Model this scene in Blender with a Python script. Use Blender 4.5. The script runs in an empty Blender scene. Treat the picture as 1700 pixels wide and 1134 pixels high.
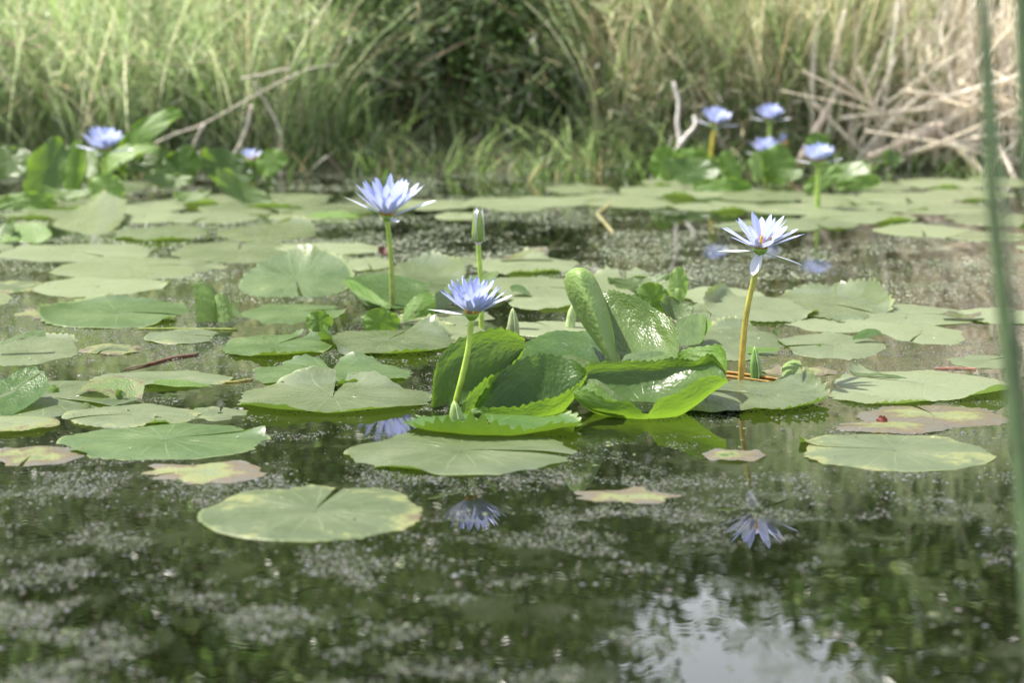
import bpy, math, random
import numpy as np
from mathutils import Vector, Matrix

R = math.radians
SC = bpy.context.scene
COL = SC.collection
rng = np.random.default_rng(11)
random.seed(11)

# ------------------------------------------------------------------ camera
H_CAM = 0.70
F_PX = 3800.0            # focal length in pixels of a 1700 px wide picture
PITCH = math.atan(607 / F_PX)
cam_d = bpy.data.cameras.new("camera")
cam_d.sensor_width = 36
cam_d.lens = 36 * F_PX / 1700
cam_d.clip_start = 0.05
cam_d.clip_end = 3000
cam_d.dof.use_dof = True
cam_d.dof.focus_distance = 3.95
cam_d.dof.aperture_fstop = 4.2
cam = bpy.data.objects.new("camera", cam_d)
cam.location = (0, 0, H_CAM)
cam.rotation_euler = (math.pi / 2 - PITCH, 0, 0)
COL.objects.link(cam)
SC.camera = cam

# ------------------------------------------------------------------ light
SUN_EL, SUN_AZ = 62.0, -68.0        # azimuth from +Y, negative = towards the left
to_sun = Vector((math.sin(R(SUN_AZ)) * math.cos(R(SUN_EL)), math.cos(R(SUN_AZ)) * math.cos(R(SUN_EL)), math.sin(R(SUN_EL))))
world = bpy.data.worlds.new("World")
SC.world = world
world.use_nodes = True
wt = world.node_tree
wt.nodes.clear()
w_out = wt.nodes.new("ShaderNodeOutputWorld")
w_bg = wt.nodes.new("ShaderNodeBackground")
w_sky = wt.nodes.new("ShaderNodeTexSky")
w_sky.sky_type = 'NISHITA'
w_sky.sun_disc = False
w_sky.sun_elevation = R(SUN_EL)
w_sky.sun_rotation = R(SUN_AZ)
w_sky.air_density = 1.0
w_sky.dust_density = 3.0
w_sky.ozone_density = 1.0
w_bg.inputs['Strength'].default_value = 0.068
# thin bright cloud over the blue
w_tc = wt.nodes.new("ShaderNodeTexCoord")
w_n = wt.nodes.new("ShaderNodeTexNoise")
w_n.inputs['Scale'].default_value = 2.2
w_n.inputs['Detail'].default_value = 6
w_r = wt.nodes.new("ShaderNodeMapRange")
w_r.inputs['From Min'].default_value = 0.38
w_r.inputs['From Max'].default_value = 0.62
w_r.inputs['To Min'].default_value = 0.0
w_r.inputs['To Max'].default_value = 0.45
w_m = wt.nodes.new("ShaderNodeMix")
w_m.data_type = 'RGBA'
w_m.inputs['B'].default_value = (14.0, 14.6, 15.2, 1)
w_s = wt.nodes.new("ShaderNodeSeparateXYZ")
w_h = wt.nodes.new("ShaderNodeMapRange")          # milky air towards the horizon
w_h.inputs['From Min'].default_value = 0.50
w_h.inputs['From Max'].default_value = 0.22
w_h.inputs['To Min'].default_value = 0.0
w_h.inputs['To Max'].default_value = 0.95
w_x = wt.nodes.new("ShaderNodeMath")
w_x.operation = 'MAXIMUM'
wt.links.new(w_tc.outputs['Generated'], w_s.inputs[0])
wt.links.new(w_s.outputs[2], w_h.inputs['Value'])
wt.links.new(w_h.outputs['Result'], w_x.inputs[0])
wt.links.new(w_r.outputs['Result'], w_x.inputs[1])
wt.links.new(w_tc.outputs['Generated'], w_n.inputs['Vector'])
wt.links.new(w_n.outputs['Fac'], w_r.inputs['Value'])
wt.links.new(w_x.outputs[0], w_m.inputs['Factor'])
wt.links.new(w_sky.outputs['Color'], w_m.inputs['A'])
wt.links.new(w_m.outputs['Result'], w_bg.inputs['Color'])
wt.links.new(w_bg.outputs['Background'], w_out.inputs['Surface'])

sun_d = bpy.data.lights.new("sun", 'SUN')
sun_d.energy = 5.0
sun_d.angle = R(0.9)
sun_d.color = (1.0, 0.95, 0.87)
sun = bpy.data.objects.new("sun", sun_d)
sun.rotation_euler = to_sun.to_track_quat('Z', 'Y').to_euler()
sun.location = to_sun * 30
COL.objects.link(sun)

SC.view_settings.view_transform = 'Standard'
SC.view_settings.look = 'None'
SC.view_settings.gamma = 1
SC.view_settings.exposure = 1.45
SC.render.engine = 'CYCLES'
SC.cycles.use_denoising = True
SC.cycles.max_bounces = 8
SC.cycles.transparent_max_bounces = 6
SC.cycles.sample_clamp_indirect = 6
SC.cycles.caustics_reflective = False
SC.cycles.caustics_refractive = False

# ------------------------------------------------------------------ picture <-> pond
CP, SP = math.cos(PITCH), math.sin(PITCH)
def ray(px, py):
    x = (px - 850) / F_PX
    y = -(py - 567) / F_PX
    return np.array((x, CP + y * SP, -SP + y * CP))
def W(px, py, z=0.0):            # the point of the plane z seen at a pixel
    d = ray(px, py)
    t = (z - H_CAM) / d[2]
    return np.array((d[0] * t, d[1] * t, z))
def YW(py):                      # distance of the water seen at height py
    return W(850, py)[1]
def P(px, py, Y):                # the point at distance Y seen at a pixel
    d = ray(px, py)
    t = Y / d[1]
    return np.array((d[0] * t, Y, H_CAM + d[2] * t))
def mpp(Y):                      # metres per pixel at distance Y
    return Y / F_PX * 1.005

# ------------------------------------------------------------------ object helpers
def tag(o, label=None, cat=None, group=None, kind=None):
    if label: o['label'] = label
    if cat: o['category'] = cat
    if group: o['group'] = group
    if kind: o['kind'] = kind
    return o
def link(name, me, mats, parent=None):
    o = bpy.data.objects.new(name, me)
    COL.objects.link(o)
    for m in (mats if isinstance(mats, (list, tuple)) else [mats]):
        me.materials.append(m)
    if parent is not None:
        o.parent = parent
    return o
def empty(name, loc):
    o = bpy.data.objects.new(name, None)
    o.empty_display_size = 0.03
    COL.objects.link(o)
    o.location = loc
    return o
def mesh_np(name, V, Fq, col=None, uv=None, smooth=True):
    """V (n,3); Fq (m,k) all faces with k corners, or a list of lists."""
    me = bpy.data.meshes.new(name)
    V = np.asarray(V, dtype=np.float32)
    Fq = np.asarray(Fq, dtype=np.int32)
    m, k = Fq.shape
    me.vertices.add(len(V)); me.vertices.foreach_set('co', V.ravel())
    me.loops.add(m * k); me.loops.foreach_set('vertex_index', Fq.ravel())
    me.polygons.add(m)
    me.polygons.foreach_set('loop_start', np.arange(m, dtype=np.int32) * k)
    me.polygons.foreach_set('loop_total', np.full(m, k, dtype=np.int32))
    me.update(calc_edges=True)
    if smooth:
        me.polygons.foreach_set('use_smooth', np.ones(m, dtype=bool))
    if col is not None:
        a = me.color_attributes.new('col', 'FLOAT_COLOR', 'POINT')
        c = np.ones((len(V), 4), dtype=np.float32); c[:, :3] = col
        a.data.foreach_set('color', c.ravel())
    if uv is not None:
        l = me.uv_layers.new(name='leaf')
        l.data.foreach_set('uv', np.asarray(uv, dtype=np.float32)[Fq.ravel()].ravel())
    return me
def grid_faces(nu, nv, wrap=False):
    """vertices laid out index = i*nv + j"""
    i, j = np.meshgrid(np.arange(nu - 1), np.arange(nv if wrap else nv - 1), indexing='ij')
    i, j = i.ravel(), j.ravel()
    j2 = (j + 1) % nv
    return np.stack([i * nv + j, i * nv + j2, (i + 1) * nv + j2, (i + 1) * nv + j], 1)
def recenter(me, c):
    n = len(me.vertices)
    v = np.empty(n * 3, dtype=np.float32); me.vertices.foreach_get('co', v)
    v = v.reshape(-1, 3) - np.asarray(c, dtype=np.float32)
    me.vertices.foreach_set('co', v.ravel()); me.update()

def vnoise(x, y, seed=0):
    x = np.asarray(x, float); y = np.asarray(y, float)
    xi, yi = np.floor(x).astype(np.int64), np.floor(y).astype(np.int64)
    xf, yf = x - xi, y - yi
    def h(a, b):
        n = (a * 374761393 + b * 668265263 + seed * 1442695041) & 0xffffffff
        n = ((n ^ (n >> 13)) * 1274126177) & 0xffffffff
        return ((n ^ (n >> 16)) & 0xffff) / 65535.0
    u, v = xf * xf * (3 - 2 * xf), yf * yf * (3 - 2 * yf)
    return (h(xi, yi) * (1 - u) + h(xi + 1, yi) * u) * (1 - v) + (h(xi, yi + 1) * (1 - u) + h(xi + 1, yi + 1) * u) * v
def fbm(x, y, seed=0, o=3):
    s, a, t = 0, 1.0, 0
    for k in range(o):
        s = s + a * vnoise(x * 2 ** k, y * 2 ** k, seed + 17 * k); t += a; a *= .5
    return s / t

def tube_np(pts, rad, sides=8, flat=1.0, caps=True):
    pts = np.asarray(pts, float); n = len(pts)
    rad = np.interp(np.linspace(0, 1, n), np.linspace(0, 1, len(rad)), rad) if np.ndim(rad) else np.full(n, rad)
    T = np.gradient(pts, axis=0); T /= np.linalg.norm(T, axis=1)[:, None] + 1e-9
    up = np.array((0, 1.0, 0)) if abs(T[0][1]) < .8 else np.array((1.0, 0, 0))
    V = []
    for i in range(n):
        a = np.cross(T[i], up); a /= np.linalg.norm(a) + 1e-9
        b = np.cross(a, T[i]); 
        ang = np.arange(sides) * 2 * math.pi / sides
        V.append(pts[i] + rad[i] * (np.cos(ang)[:, None] * a + flat * np.sin(ang)[:, None] * b))
    V = np.concatenate(V)
    Fq = grid_faces(n, sides, wrap=True)
    if caps:
        V = np.vstack([V, pts[0], pts[-1]])
        j = np.arange(sides); j2 = (j + 1) % sides
        b0 = np.stack([np.full(sides, n * sides), j2, j, j], 1)
        b1 = np.stack([np.full(sides, n * sides + 1), (n - 1) * sides + j, (n - 1) * sides + j2, (n - 1) * sides + j2], 1)
        # triangles written as quads would repeat a corner: leave the caps as fans of thin quads
        mid0 = (pts[0] + V[j2]) / 2
        Fq = np.vstack([Fq, np.stack([j[::2], (j[::2] + 1) % sides, (j[::2] + 2) % sides, np.full(len(j[::2]), n * sides)], 1)[:, ::-1],
                        np.stack([j[::2], (j[::2] + 1) % sides, (j[::2] + 2) % sides, np.full(len(j[::2]), 0)], 1) * 0 + np.stack([(n - 1) * sides + j[::2], (n - 1) * sides + (j[::2] + 1) % sides, (n - 1) * sides + (j[::2] + 2) % sides, np.full(len(j[::2]), n * sides + 1)], 1)])
    return V, Fq
def curve_pts(ctrl, n=14):
    ctrl = np.asarray(ctrl, float)
    if len(ctrl) == 2:
        return np.linspace(ctrl[0], ctrl[1], n)
    return catmull(ctrl, n)
def catmull(c, n):
    """c (k,...) -> n samples through the controls"""
    c = np.asarray(c, float); k = len(c)
    p = np.concatenate([[2 * c[0] - c[1]], c, [2 * c[-1] - c[-2]]])
    t = np.linspace(0, k - 1, n)
    i = np.minimum(t.astype(int), k - 2); f = (t - i).reshape((-1,) + (1,) * (c.ndim - 1))
    a, b, d, e = p[i], p[i + 1], p[i + 2], p[i + 3]
    return 0.5 * (2 * b + (d - a) * f + (2 * a - 5 * b + 4 * d - e) * f ** 2 + (3 * b - a - 3 * d + e) * f ** 3)

class MB:
    """gathers pieces with quad faces into one mesh"""
    def __init__(s): s.V, s.F, s.C, s.n = [], [], [], 0
    def add(s, V, Fq, col=None):
        s.V.append(V); s.F.append(np.asarray(Fq) + s.n); s.n += len(V)
        s.C.append(np.broadcast_to(np.asarray(col if col is not None else (1, 1, 1), float), (len(V), 3)))
    def build(s, name, mat, parent=None, origin=None):
        me = mesh_np(name, np.concatenate(s.V), np.concatenate(s.F), np.concatenate(s.C))
        if origin is not None: recenter(me, origin)
        o = link(name, me, mat, parent)
        if origin is not None and parent is None: o.location = origin
        return o

# ------------------------------------------------------------------ materials
def new_mat(name):
    m = bpy.data.materials.new(name); m.use_nodes = True
    t = m.node_tree; t.nodes.clear()
    return m, t
def N(t, kind, **kw):
    n = t.nodes.new(kind)
    for k, v in kw.items():
        if k in n.inputs: n.inputs[k].default_value = v
        else: setattr(n, k, v)
    return n
def L(t, a, b): t.links.new(a, b)
def math_n(t, op, a, b=None):
    n = t.nodes.new('ShaderNodeMath'); n.operation = op
    for i, v in enumerate((a, b)):
        if v is None: continue
        if isinstance(v, (int, float)): n.inputs[i].default_value = v
        else: L(t, v, n.inputs[i])
    return n.outputs[0]
def mix_c(t, f, a, b, mode='MIX'):
    n = t.nodes.new('ShaderNodeMix'); n.data_type = 'RGBA'; n.blend_type = mode
    for key, v in (('Factor', f), ('A', a), ('B', b)):
        if isinstance(v, (int, float)): n.inputs[key].default_value = v
        elif isinstance(v, tuple): n.inputs[key].default_value = (*v, 1) if len(v) == 3 else v
        else: L(t, v, n.inputs[key])
    return n.outputs['Result']
def mrange(t, v, a, b, c=0.0, d=1.0):
    n = t.nodes.new('ShaderNodeMapRange'); L(t, v, n.inputs['Value'])
    for k, x in zip(('From Min', 'From Max', 'To Min', 'To Max'), (a, b, c, d)): n.inputs[k].default_value = x
    return n.outputs['Result']

def leaf_material():
    """lily pad: waxy dull green above, fresher green beneath; veins and quilting; obj.color = (wear, gloss, tone)"""
    m, t = new_mat('lily_leaf')
    out = N(t, 'ShaderNodeOutputMaterial')
    uv = N(t, 'ShaderNodeUVMap', uv_map='leaf')
    geo = N(t, 'ShaderNodeNewGeometry')
    oi = N(t, 'ShaderNodeObjectInfo')
    sep = N(t, 'ShaderNodeSeparateColor'); L(t, oi.outputs['Color'], sep.inputs[0])
    wear, gloss, tone = sep.outputs[0], sep.outputs[1], sep.outputs[2]
    sx = N(t, 'ShaderNodeSeparateXYZ'); L(t, uv.outputs[0], sx.inputs[0])
    ang = math_n(t, 'ARCTAN2', sx.outputs[1], sx.outputs[0])
    rad = N(t, 'ShaderNodeVectorMath', operation='LENGTH'); L(t, uv.outputs[0], rad.inputs[0])
    rad = math_n(t, 'MINIMUM', rad.outputs['Value'], 1.0)
    n1 = N(t, 'ShaderNodeTexNoise', Scale=3.0, Detail=4.0); 
    add = N(t, 'ShaderNodeVectorMath', operation='ADD'); L(t, uv.outputs[0], add.inputs[0])
    rnd = N(t, 'ShaderNodeCombineXYZ')
    L(t, math_n(t, 'MULTIPLY', oi.outputs['Random'], 37.0), rnd.inputs[0]); L(t, rnd.outputs[0], add.inputs[1])
    L(t, add.outputs[0], n1.inputs['Vector'])
    wob = math_n(t, 'MULTIPLY', n1.outputs['Fac'], 1.3)
    s = math_n(t, 'ABSOLUTE', math_n(t, 'SINE', math_n(t, 'ADD', math_n(t, 'MULTIPLY', ang, 9.5), wob)))
    vein = mrange(t, s, 0.17, 0.0)
    vein = math_n(t, 'MULTIPLY', vein, mrange(t, rad, 0.95, 0.3))
    vein = math_n(t, 'MULTIPLY', vein, mrange(t, oi.outputs['Alpha'], 0.3, 1.0, 1.0, 0.25))
    # colour variation
    n2 = N(t, 'ShaderNodeTexNoise', Scale=1.6, Detail=5.0, Roughness=0.6); L(t, add.outputs[0], n2.inputs['Vector'])
    n3 = N(t, 'ShaderNodeTexNoise', Scale=14.0, Detail=3.0); L(t, add.outputs[0], n3.inputs['Vector'])
    top = mix_c(t, mrange(t, n2.outputs['Fac'], .3, .7), (0.050, 0.074, 0.032), (0.100, 0.125, 0.062))
    dk = mix_c(t, mrange(t, n2.outputs['Fac'], .3, .7), (0.038, 0.085, 0.016), (0.065, 0.125, 0.028))
    top = mix_c(t, mrange(t, tone, 0.0, 0.3), dk, top)
    top = mix_c(t, mrange(t, tone, 0.3, 1.0), top, (0.165, 0.195, 0.108))
    top = mix_c(t, mrange(t, oi.outputs['Alpha'], .3, 1.0, 0, .6), top, mix_c(t, mrange(t, tone, 0.0, 0.5), top, (0.115, 0.20, 0.045)))
    top = mix_c(t, math_n(t, 'MULTIPLY', vein, .55), top, (0.24, 0.31, 0.15))
    top = mix_c(t, math_n(t, 'MULTIPLY', mrange(t, rad, .965, .995), mrange(t, oi.outputs['Alpha'], .3, .6, .45, 0)), top, (0.22, 0.26, 0.11))  # thin pale rim on flat pads: an edge highlight painted into the colour
    und = mix_c(t, mrange(t, n2.outputs['Fac'], .3, .7), (0.07, 0.155, 0.016), (0.11, 0.20, 0.030))
    und = mix_c(t, math_n(t, 'MULTIPLY', mrange(t, tone, .3, 1.0), .8), und, (0.30, 0.42, 0.14))
    und = mix_c(t, math_n(t, 'MULTIPLY', vein, .6), und, (0.25, 0.36, 0.10))
    c = mix_c(t, geo.outputs['Backfacing'], top, und)
    # wear: yellow, then brown, mostly from the rim inwards
    wz = math_n(t, 'ADD', math_n(t, 'MULTIPLY', n2.outputs['Fac'], 1.0), math_n(t, 'MULTIPLY', rad, 0.32))
    wz = math_n(t, 'ADD', wz, math_n(t, 'MULTIPLY', math_n(t, 'SUBTRACT', n3.outputs['Fac'], .3), 0.30))
    wz = math_n(t, 'ADD', wz, math_n(t, 'MULTIPLY', wear, 0.55))
    y_ = mrange(t, wz, 1.10, 1.17); b_ = mrange(t, wz, 1.20, 1.28); p_ = mrange(t, wz, 1.32, 1.42)
    c = mix_c(t, y_, c, (0.17, 0.19, 0.075))
    c = mix_c(t, b_, c, (0.115, 0.092, 0.058))
    c = mix_c(t, p_, c, (0.105, 0.10, 0.082))
    # tiny specks of dirt and damage
    vo = N(t, 'ShaderNodeTexVoronoi', Scale=17.0); L(t, add.outputs[0], vo.inputs['Vector'])
    sp = mrange(t, vo.outputs['Distance'], 0.09, 0.05)
    spm = mrange(t, n2.outputs['Fac'], 0.52, 0.6)
    c = mix_c(t, math_n(t, 'MULTIPLY', math_n(t, 'MULTIPLY', sp, spm), .7), c, (0.10, 0.075, 0.04))
    # bump
    v2 = N(t, 'ShaderNodeTexVoronoi', Scale=17.0); v2.feature = 'SMOOTH_F1'; L(t, add.outputs[0], v2.inputs['Vector'])
    bh = math_n(t, 'ADD', math_n(t, 'MULTIPLY', vein, -0.7), math_n(t, 'MULTIPLY', v2.outputs['Distance'], 0.8))
    bh = math_n(t, 'ADD', bh, math_n(t, 'MULTIPLY', n3.outputs['Fac'], 0.5))
    bump = N(t, 'ShaderNodeBump', Strength=0.8, Distance=0.002); L(t, bh, bump.inputs['Height']); L(t, mrange(t, oi.outputs['Alpha'], 0, 1, 0.0010, 0.0019), bump.inputs['Distance'])
    rg = mrange(t, gloss, 0, 1, 0.50, 0.24)
    rg = math_n(t, 'ADD', rg, mrange(t, n2.outputs['Fac'], .3, .7, -.05, .07))
    rg = mix_c(t, geo.outputs['Backfacing'], rg, (0.5, 0.5, 0.5))
    pb = N(t, 'ShaderNodeBsdfPrincipled', IOR=1.45); pb.inputs['Specular IOR Level'].default_value = 0.5
    L(t, c, pb.inputs['Base Color']); L(t, rg, pb.inputs['Roughness']); L(t, bump.outputs[0], pb.inputs['Normal'])
    tr = N(t, 'ShaderNodeBsdfTranslucent')
    tc = mix_c(t, 0.55, c, (0.22, 0.37, 0.02)); L(t, tc, tr.inputs['Color']); L(t, bump.outputs[0], tr.inputs['Normal'])
    mx = N(t, 'ShaderNodeMixShader', Fac=0.30); L(t, mrange(t, oi.outputs['Alpha'], .3, 1.0, .20, .42), mx.inputs[0]); L(t, pb.outputs[0], mx.inputs[1]); L(t, tr.outputs[0], mx.inputs[2])
    L(t, mx.outputs[0], out.inputs[0])
    return m

def plant_material(name, fac=0.4, rough=0.5, spec=0.4, trans=(1.14, 1.18, .93), bump=None):
    """colour from the mesh attribute 'col', partly translucent"""
    m, t = new_mat(name)
    out = N(t, 'ShaderNodeOutputMaterial')
    at = N(t, 'ShaderNodeAttribute', attribute_name='col')
    oi = N(t, 'ShaderNodeObjectInfo')
    nz = N(t, 'ShaderNodeTexNoise', Scale=60.0, Detail=3.0)
    tc = N(t, 'ShaderNodeTexCoord'); L(t, tc.outputs['Object'], nz.inputs['Vector'])
    c = mix_c(t, 1.0, at.outputs['Color'], mix_c(t, mrange(t, nz.outputs['Fac'], .3, .7), (.72, .72, .72), (1.25, 1.25, 1.25)), 'MULTIPLY')
    pb = N(t, 'ShaderNodeBsdfPrincipled', Roughness=rough); pb.inputs['Specular IOR Level'].default_value = spec
    L(t, c, pb.inputs['Base Color'])
    if bump:
        bu = N(t, 'ShaderNodeBump', Strength=0.6, Distance=bump); L(t, nz.outputs['Fac'], bu.inputs['Height']); L(t, bu.outputs[0], pb.inputs['Normal'])
    if fac > 0:
        tr = N(t, 'ShaderNodeBsdfTranslucent'); L(t, mix_c(t, 1.0, c, trans, 'MULTIPLY'), tr.inputs['Color'])
        mx = N(t, 'ShaderNodeMixShader', Fac=fac); L(t, pb.outputs[0], mx.inputs[1]); L(t, tr.outputs[0], mx.inputs[2])
        L(t, mx.outputs[0], out.inputs[0])
    else:
        L(t, pb.outputs[0], out.inputs[0])
    return m

def petal_material():
    m, t = new_mat('blue_petal')
    out = N(t, 'ShaderNodeOutputMaterial')
    uv = N(t, 'ShaderNodeUVMap', uv_map='leaf')
    sx = N(t, 'ShaderNodeSeparateXYZ'); L(t, uv.outputs[0], sx.inputs[0])
    oi = N(t, 'ShaderNodeObjectInfo')
    nz = N(t, 'ShaderNodeTexNoise', Scale=9.0, Detail=3.0); 
    mp = N(t, 'ShaderNodeMapping'); mp.inputs['Scale'].default_value = (6, .6, 1); L(t, uv.outputs[0], mp.inputs[0]); L(t, mp.outputs[0], nz.inputs['Vector'])
    v = math_n(t, 'ADD', sx.outputs[1], math_n(t, 'MULTIPLY', math_n(t, 'SUBTRACT', nz.outputs['Fac'], .5), .5))
    edge = mrange(t, math_n(t, 'ABSOLUTE', sx.outputs[0]), .35, 1.0)
    c = mix_c(t, mrange(t, v, .02, .28), (0.56, 0.38, 0.38), (0.46, 0.49, 0.70))
    c = mix_c(t, mrange(t, v, .45, 1.0), c, (0.42, 0.47, 0.73))
    c = mix_c(t, math_n(t, 'MULTIPLY', edge, .45), c, (0.32, 0.40, 0.71))
    c = mix_c(t, mrange(t, oi.outputs['Random'], 0, 1, 0, .30), c, (0.52, 0.57, 0.76))
    pb = N(t, 'ShaderNodeBsdfPrincipled', Roughness=0.5); pb.inputs['Specular IOR Level'].default_value = 0.3
    L(t, c, pb.inputs['Base Color'])
    tr = N(t, 'ShaderNodeBsdfTranslucent'); L(t, c, tr.inputs['Color'])
    mx = N(t, 'ShaderNodeMixShader', Fac=0.32); L(t, pb.outputs[0], mx.inputs[1]); L(t, tr.outputs[0], mx.inputs[2])
    L(t, mx.outputs[0], out.inputs[0])
    return m
def sepal_material():
    m, t = new_mat('sepal')
    out = N(t, 'ShaderNodeOutputMaterial')
    uv = N(t, 'ShaderNodeUVMap', uv_map='leaf')
    sx = N(t, 'ShaderNodeSeparateXYZ'); L(t, uv.outputs[0], sx.inputs[0])
    geo = N(t, 'ShaderNodeNewGeometry')
    st = N(t, 'ShaderNodeTexNoise', Scale=30.0); mp = N(t, 'ShaderNodeMapping'); mp.inputs['Scale'].default_value = (1, .08, 1)
    L(t, uv.outputs[0], mp.inputs[0]); L(t, mp.outputs[0], st.inputs['Vector'])
    g = mix_c(t, st.outputs['Fac'], (0.13, 0.22, 0.03), (0.25, 0.36, 0.08))
    g = mix_c(t, mrange(t, math_n(t, 'ABSOLUTE', sx.outputs[0]), .72, .95), g, (0.55, 0.60, 0.55))
    c = mix_c(t, geo.outputs['Backfacing'], (0.54, 0.56, 0.66), g)
    pb = N(t, 'ShaderNodeBsdfPrincipled', Roughness=0.42)
    L(t, c, pb.inputs['Base Color'])
    tr = N(t, 'ShaderNodeBsdfTranslucent'); L(t, c, tr.inputs['Color'])
    mx = N(t, 'ShaderNodeMixShader', Fac=0.3); L(t, pb.outputs[0], mx.inputs[1]); L(t, tr.outputs[0], mx.inputs[2])
    L(t, mx.outputs[0], out.inputs[0])
    return m

def water_material():
    m, t = new_mat('pond_water')
    out = N(t, 'ShaderNodeOutputMaterial')
    tc = N(t, 'ShaderNodeTexCoord')
    def noise(scale, sxy, detail=3.0, rough=.5):
        mp = N(t, 'ShaderNodeMapping'); mp.inputs['Scale'].default_value = (*sxy, 1)
        L(t, tc.outputs['Object'], mp.inputs[0])
        n = N(t, 'ShaderNodeTexNoise', Scale=scale, Detail=detail, Roughness=rough); L(t, mp.outputs[0], n.inputs['Vector'])
        return n.outputs['Fac']
    big = noise(1.3, (1, 1), 4.0)
    mid = noise(9.0, (1, .7), 9.0, .72)
    c = mix_c(t, mrange(t, big, .35, .65), (0.003, 0.004, 0.0015), (0.007, 0.009, 0.003))
    # murk: thin algae just under the surface
    c = mix_c(t, mrange(t, mid, .52, .61), c, (0.014, 0.017, 0.008))
    h1 = noise(26.0, (.8, 1), 2.0)
    h2 = noise(5.0, (.7, 1), 2.0)
    b1 = N(t, 'ShaderNodeBump', Strength=1.0, Distance=0.00005); L(t, h1, b1.inputs['Height'])
    b2 = N(t, 'ShaderNodeBump', Strength=1.0, Distance=0.00022); L(t, h2, b2.inputs['Height']); L(t, b1.outputs[0], b2.inputs['Normal'])
    pb = N(t, 'ShaderNodeBsdfPrincipled', IOR=1.40)
    L(t, c, pb.inputs['Base Color']); L(t, b2.outputs[0], pb.inputs['Normal'])
    L(t, mrange(t, mid, .53, .63, 0.01, 0.16), pb.inputs['Roughness'])
    L(t, pb.outputs[0], out.inputs[0])
    return m
def soil_material():
    m, t = new_mat('bank_soil')
    out = N(t, 'ShaderNodeOutputMaterial')
    tc = N(t, 'ShaderNodeTexCoord')
    n = N(t, 'ShaderNodeTexNoise', Scale=4.0, Detail=8.0, Roughness=.7); L(t, tc.outputs['Object'], n.inputs['Vector'])
    c = mix_c(t, mrange(t, n.outputs['Fac'], .35, .65), (0.035, 0.030, 0.016), (0.075, 0.085, 0.035))
    bu = N(t, 'ShaderNodeBump', Strength=0.8, Distance=0.03); L(t, n.outputs['Fac'], bu.inputs['Height'])
    pb = N(t, 'ShaderNodeBsdfPrincipled', Roughness=0.9); L(t, c, pb.inputs['Base Color']); L(t, bu.outputs[0], pb.inputs['Normal'])
    L(t, pb.outputs[0], out.inputs[0])
    return m
M_LEAF = leaf_material()
M_GRASS = plant_material('grass_blade', .60, .35, .6)
M_FOLI = plant_material('shrub_foliage', .42, .30, .7)
M_STRAW = plant_material('dry_straw', .50, .5, .4, (1.12, 1.08, 1.0))
M_BARK = plant_material('twig_bark', 0, .8, .2)
M_STEM = plant_material('flower_stem', .12, .38, .5, bump=0.0006)
M_WEED = plant_material('floating_weed', .0, .55, .35)
M_REED = plant_material('green_reed', .2, .45, .4)
M_PETAL = petal_material(); M_SEPAL = sepal_material()
M_WATER = water_material(); M_SOIL = soil_material()

# ------------------------------------------------------------------ setting: ground, water
def ground_h(x, y):
    shore = 8.35 + 0.35 * (fbm(x * .8 + 9, y * 0 + 1, 3) - .5) * 2 - 0.15 * np.clip(x, -3, 3) * .3
    d = y - shore
    h = np.where(d < 0, np.maximum(-0.45, d * .5), 0.30 * (1 - np.exp(-np.maximum(d, 0) * 1.2)) + np.maximum(d, 0) * 0.02)
    return h + 0.05 * (fbm(x * 2, y * 2, 5) - .5) * np.clip(d * 2 + .5, 0, 1)
xs = np.concatenate([[-900, -300, -100, -40, -20, -10], np.arange(-6, 6.01, .12), [10, 20, 40, 100, 300, 900]])
ys = np.concatenate([[-60, -20, -6, 0, 4, 7], np.arange(7.5, 14, .12), [16, 20, 26, 40, 80, 200, 500, 1500]])
gx, gy = np.meshgrid(xs, ys, indexing='ij')
gz = ground_h(gx, np.minimum(gy, 60))
me = mesh_np('ground', np.stack([gx, gy, gz], -1).reshape(-1, 3), grid_faces(len(xs), len(ys))[:, ::-1])
tag(link('ground', me, M_SOIL), kind='structure')
me = mesh_np('water', [(-60, -20, 0), (60, -20, 0), (60, 9.6, 0), (-60, 9.6, 0)], [(0, 1, 2, 3)], smooth=False)
tag(link('water', me, M_WATER), kind='structure')

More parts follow.
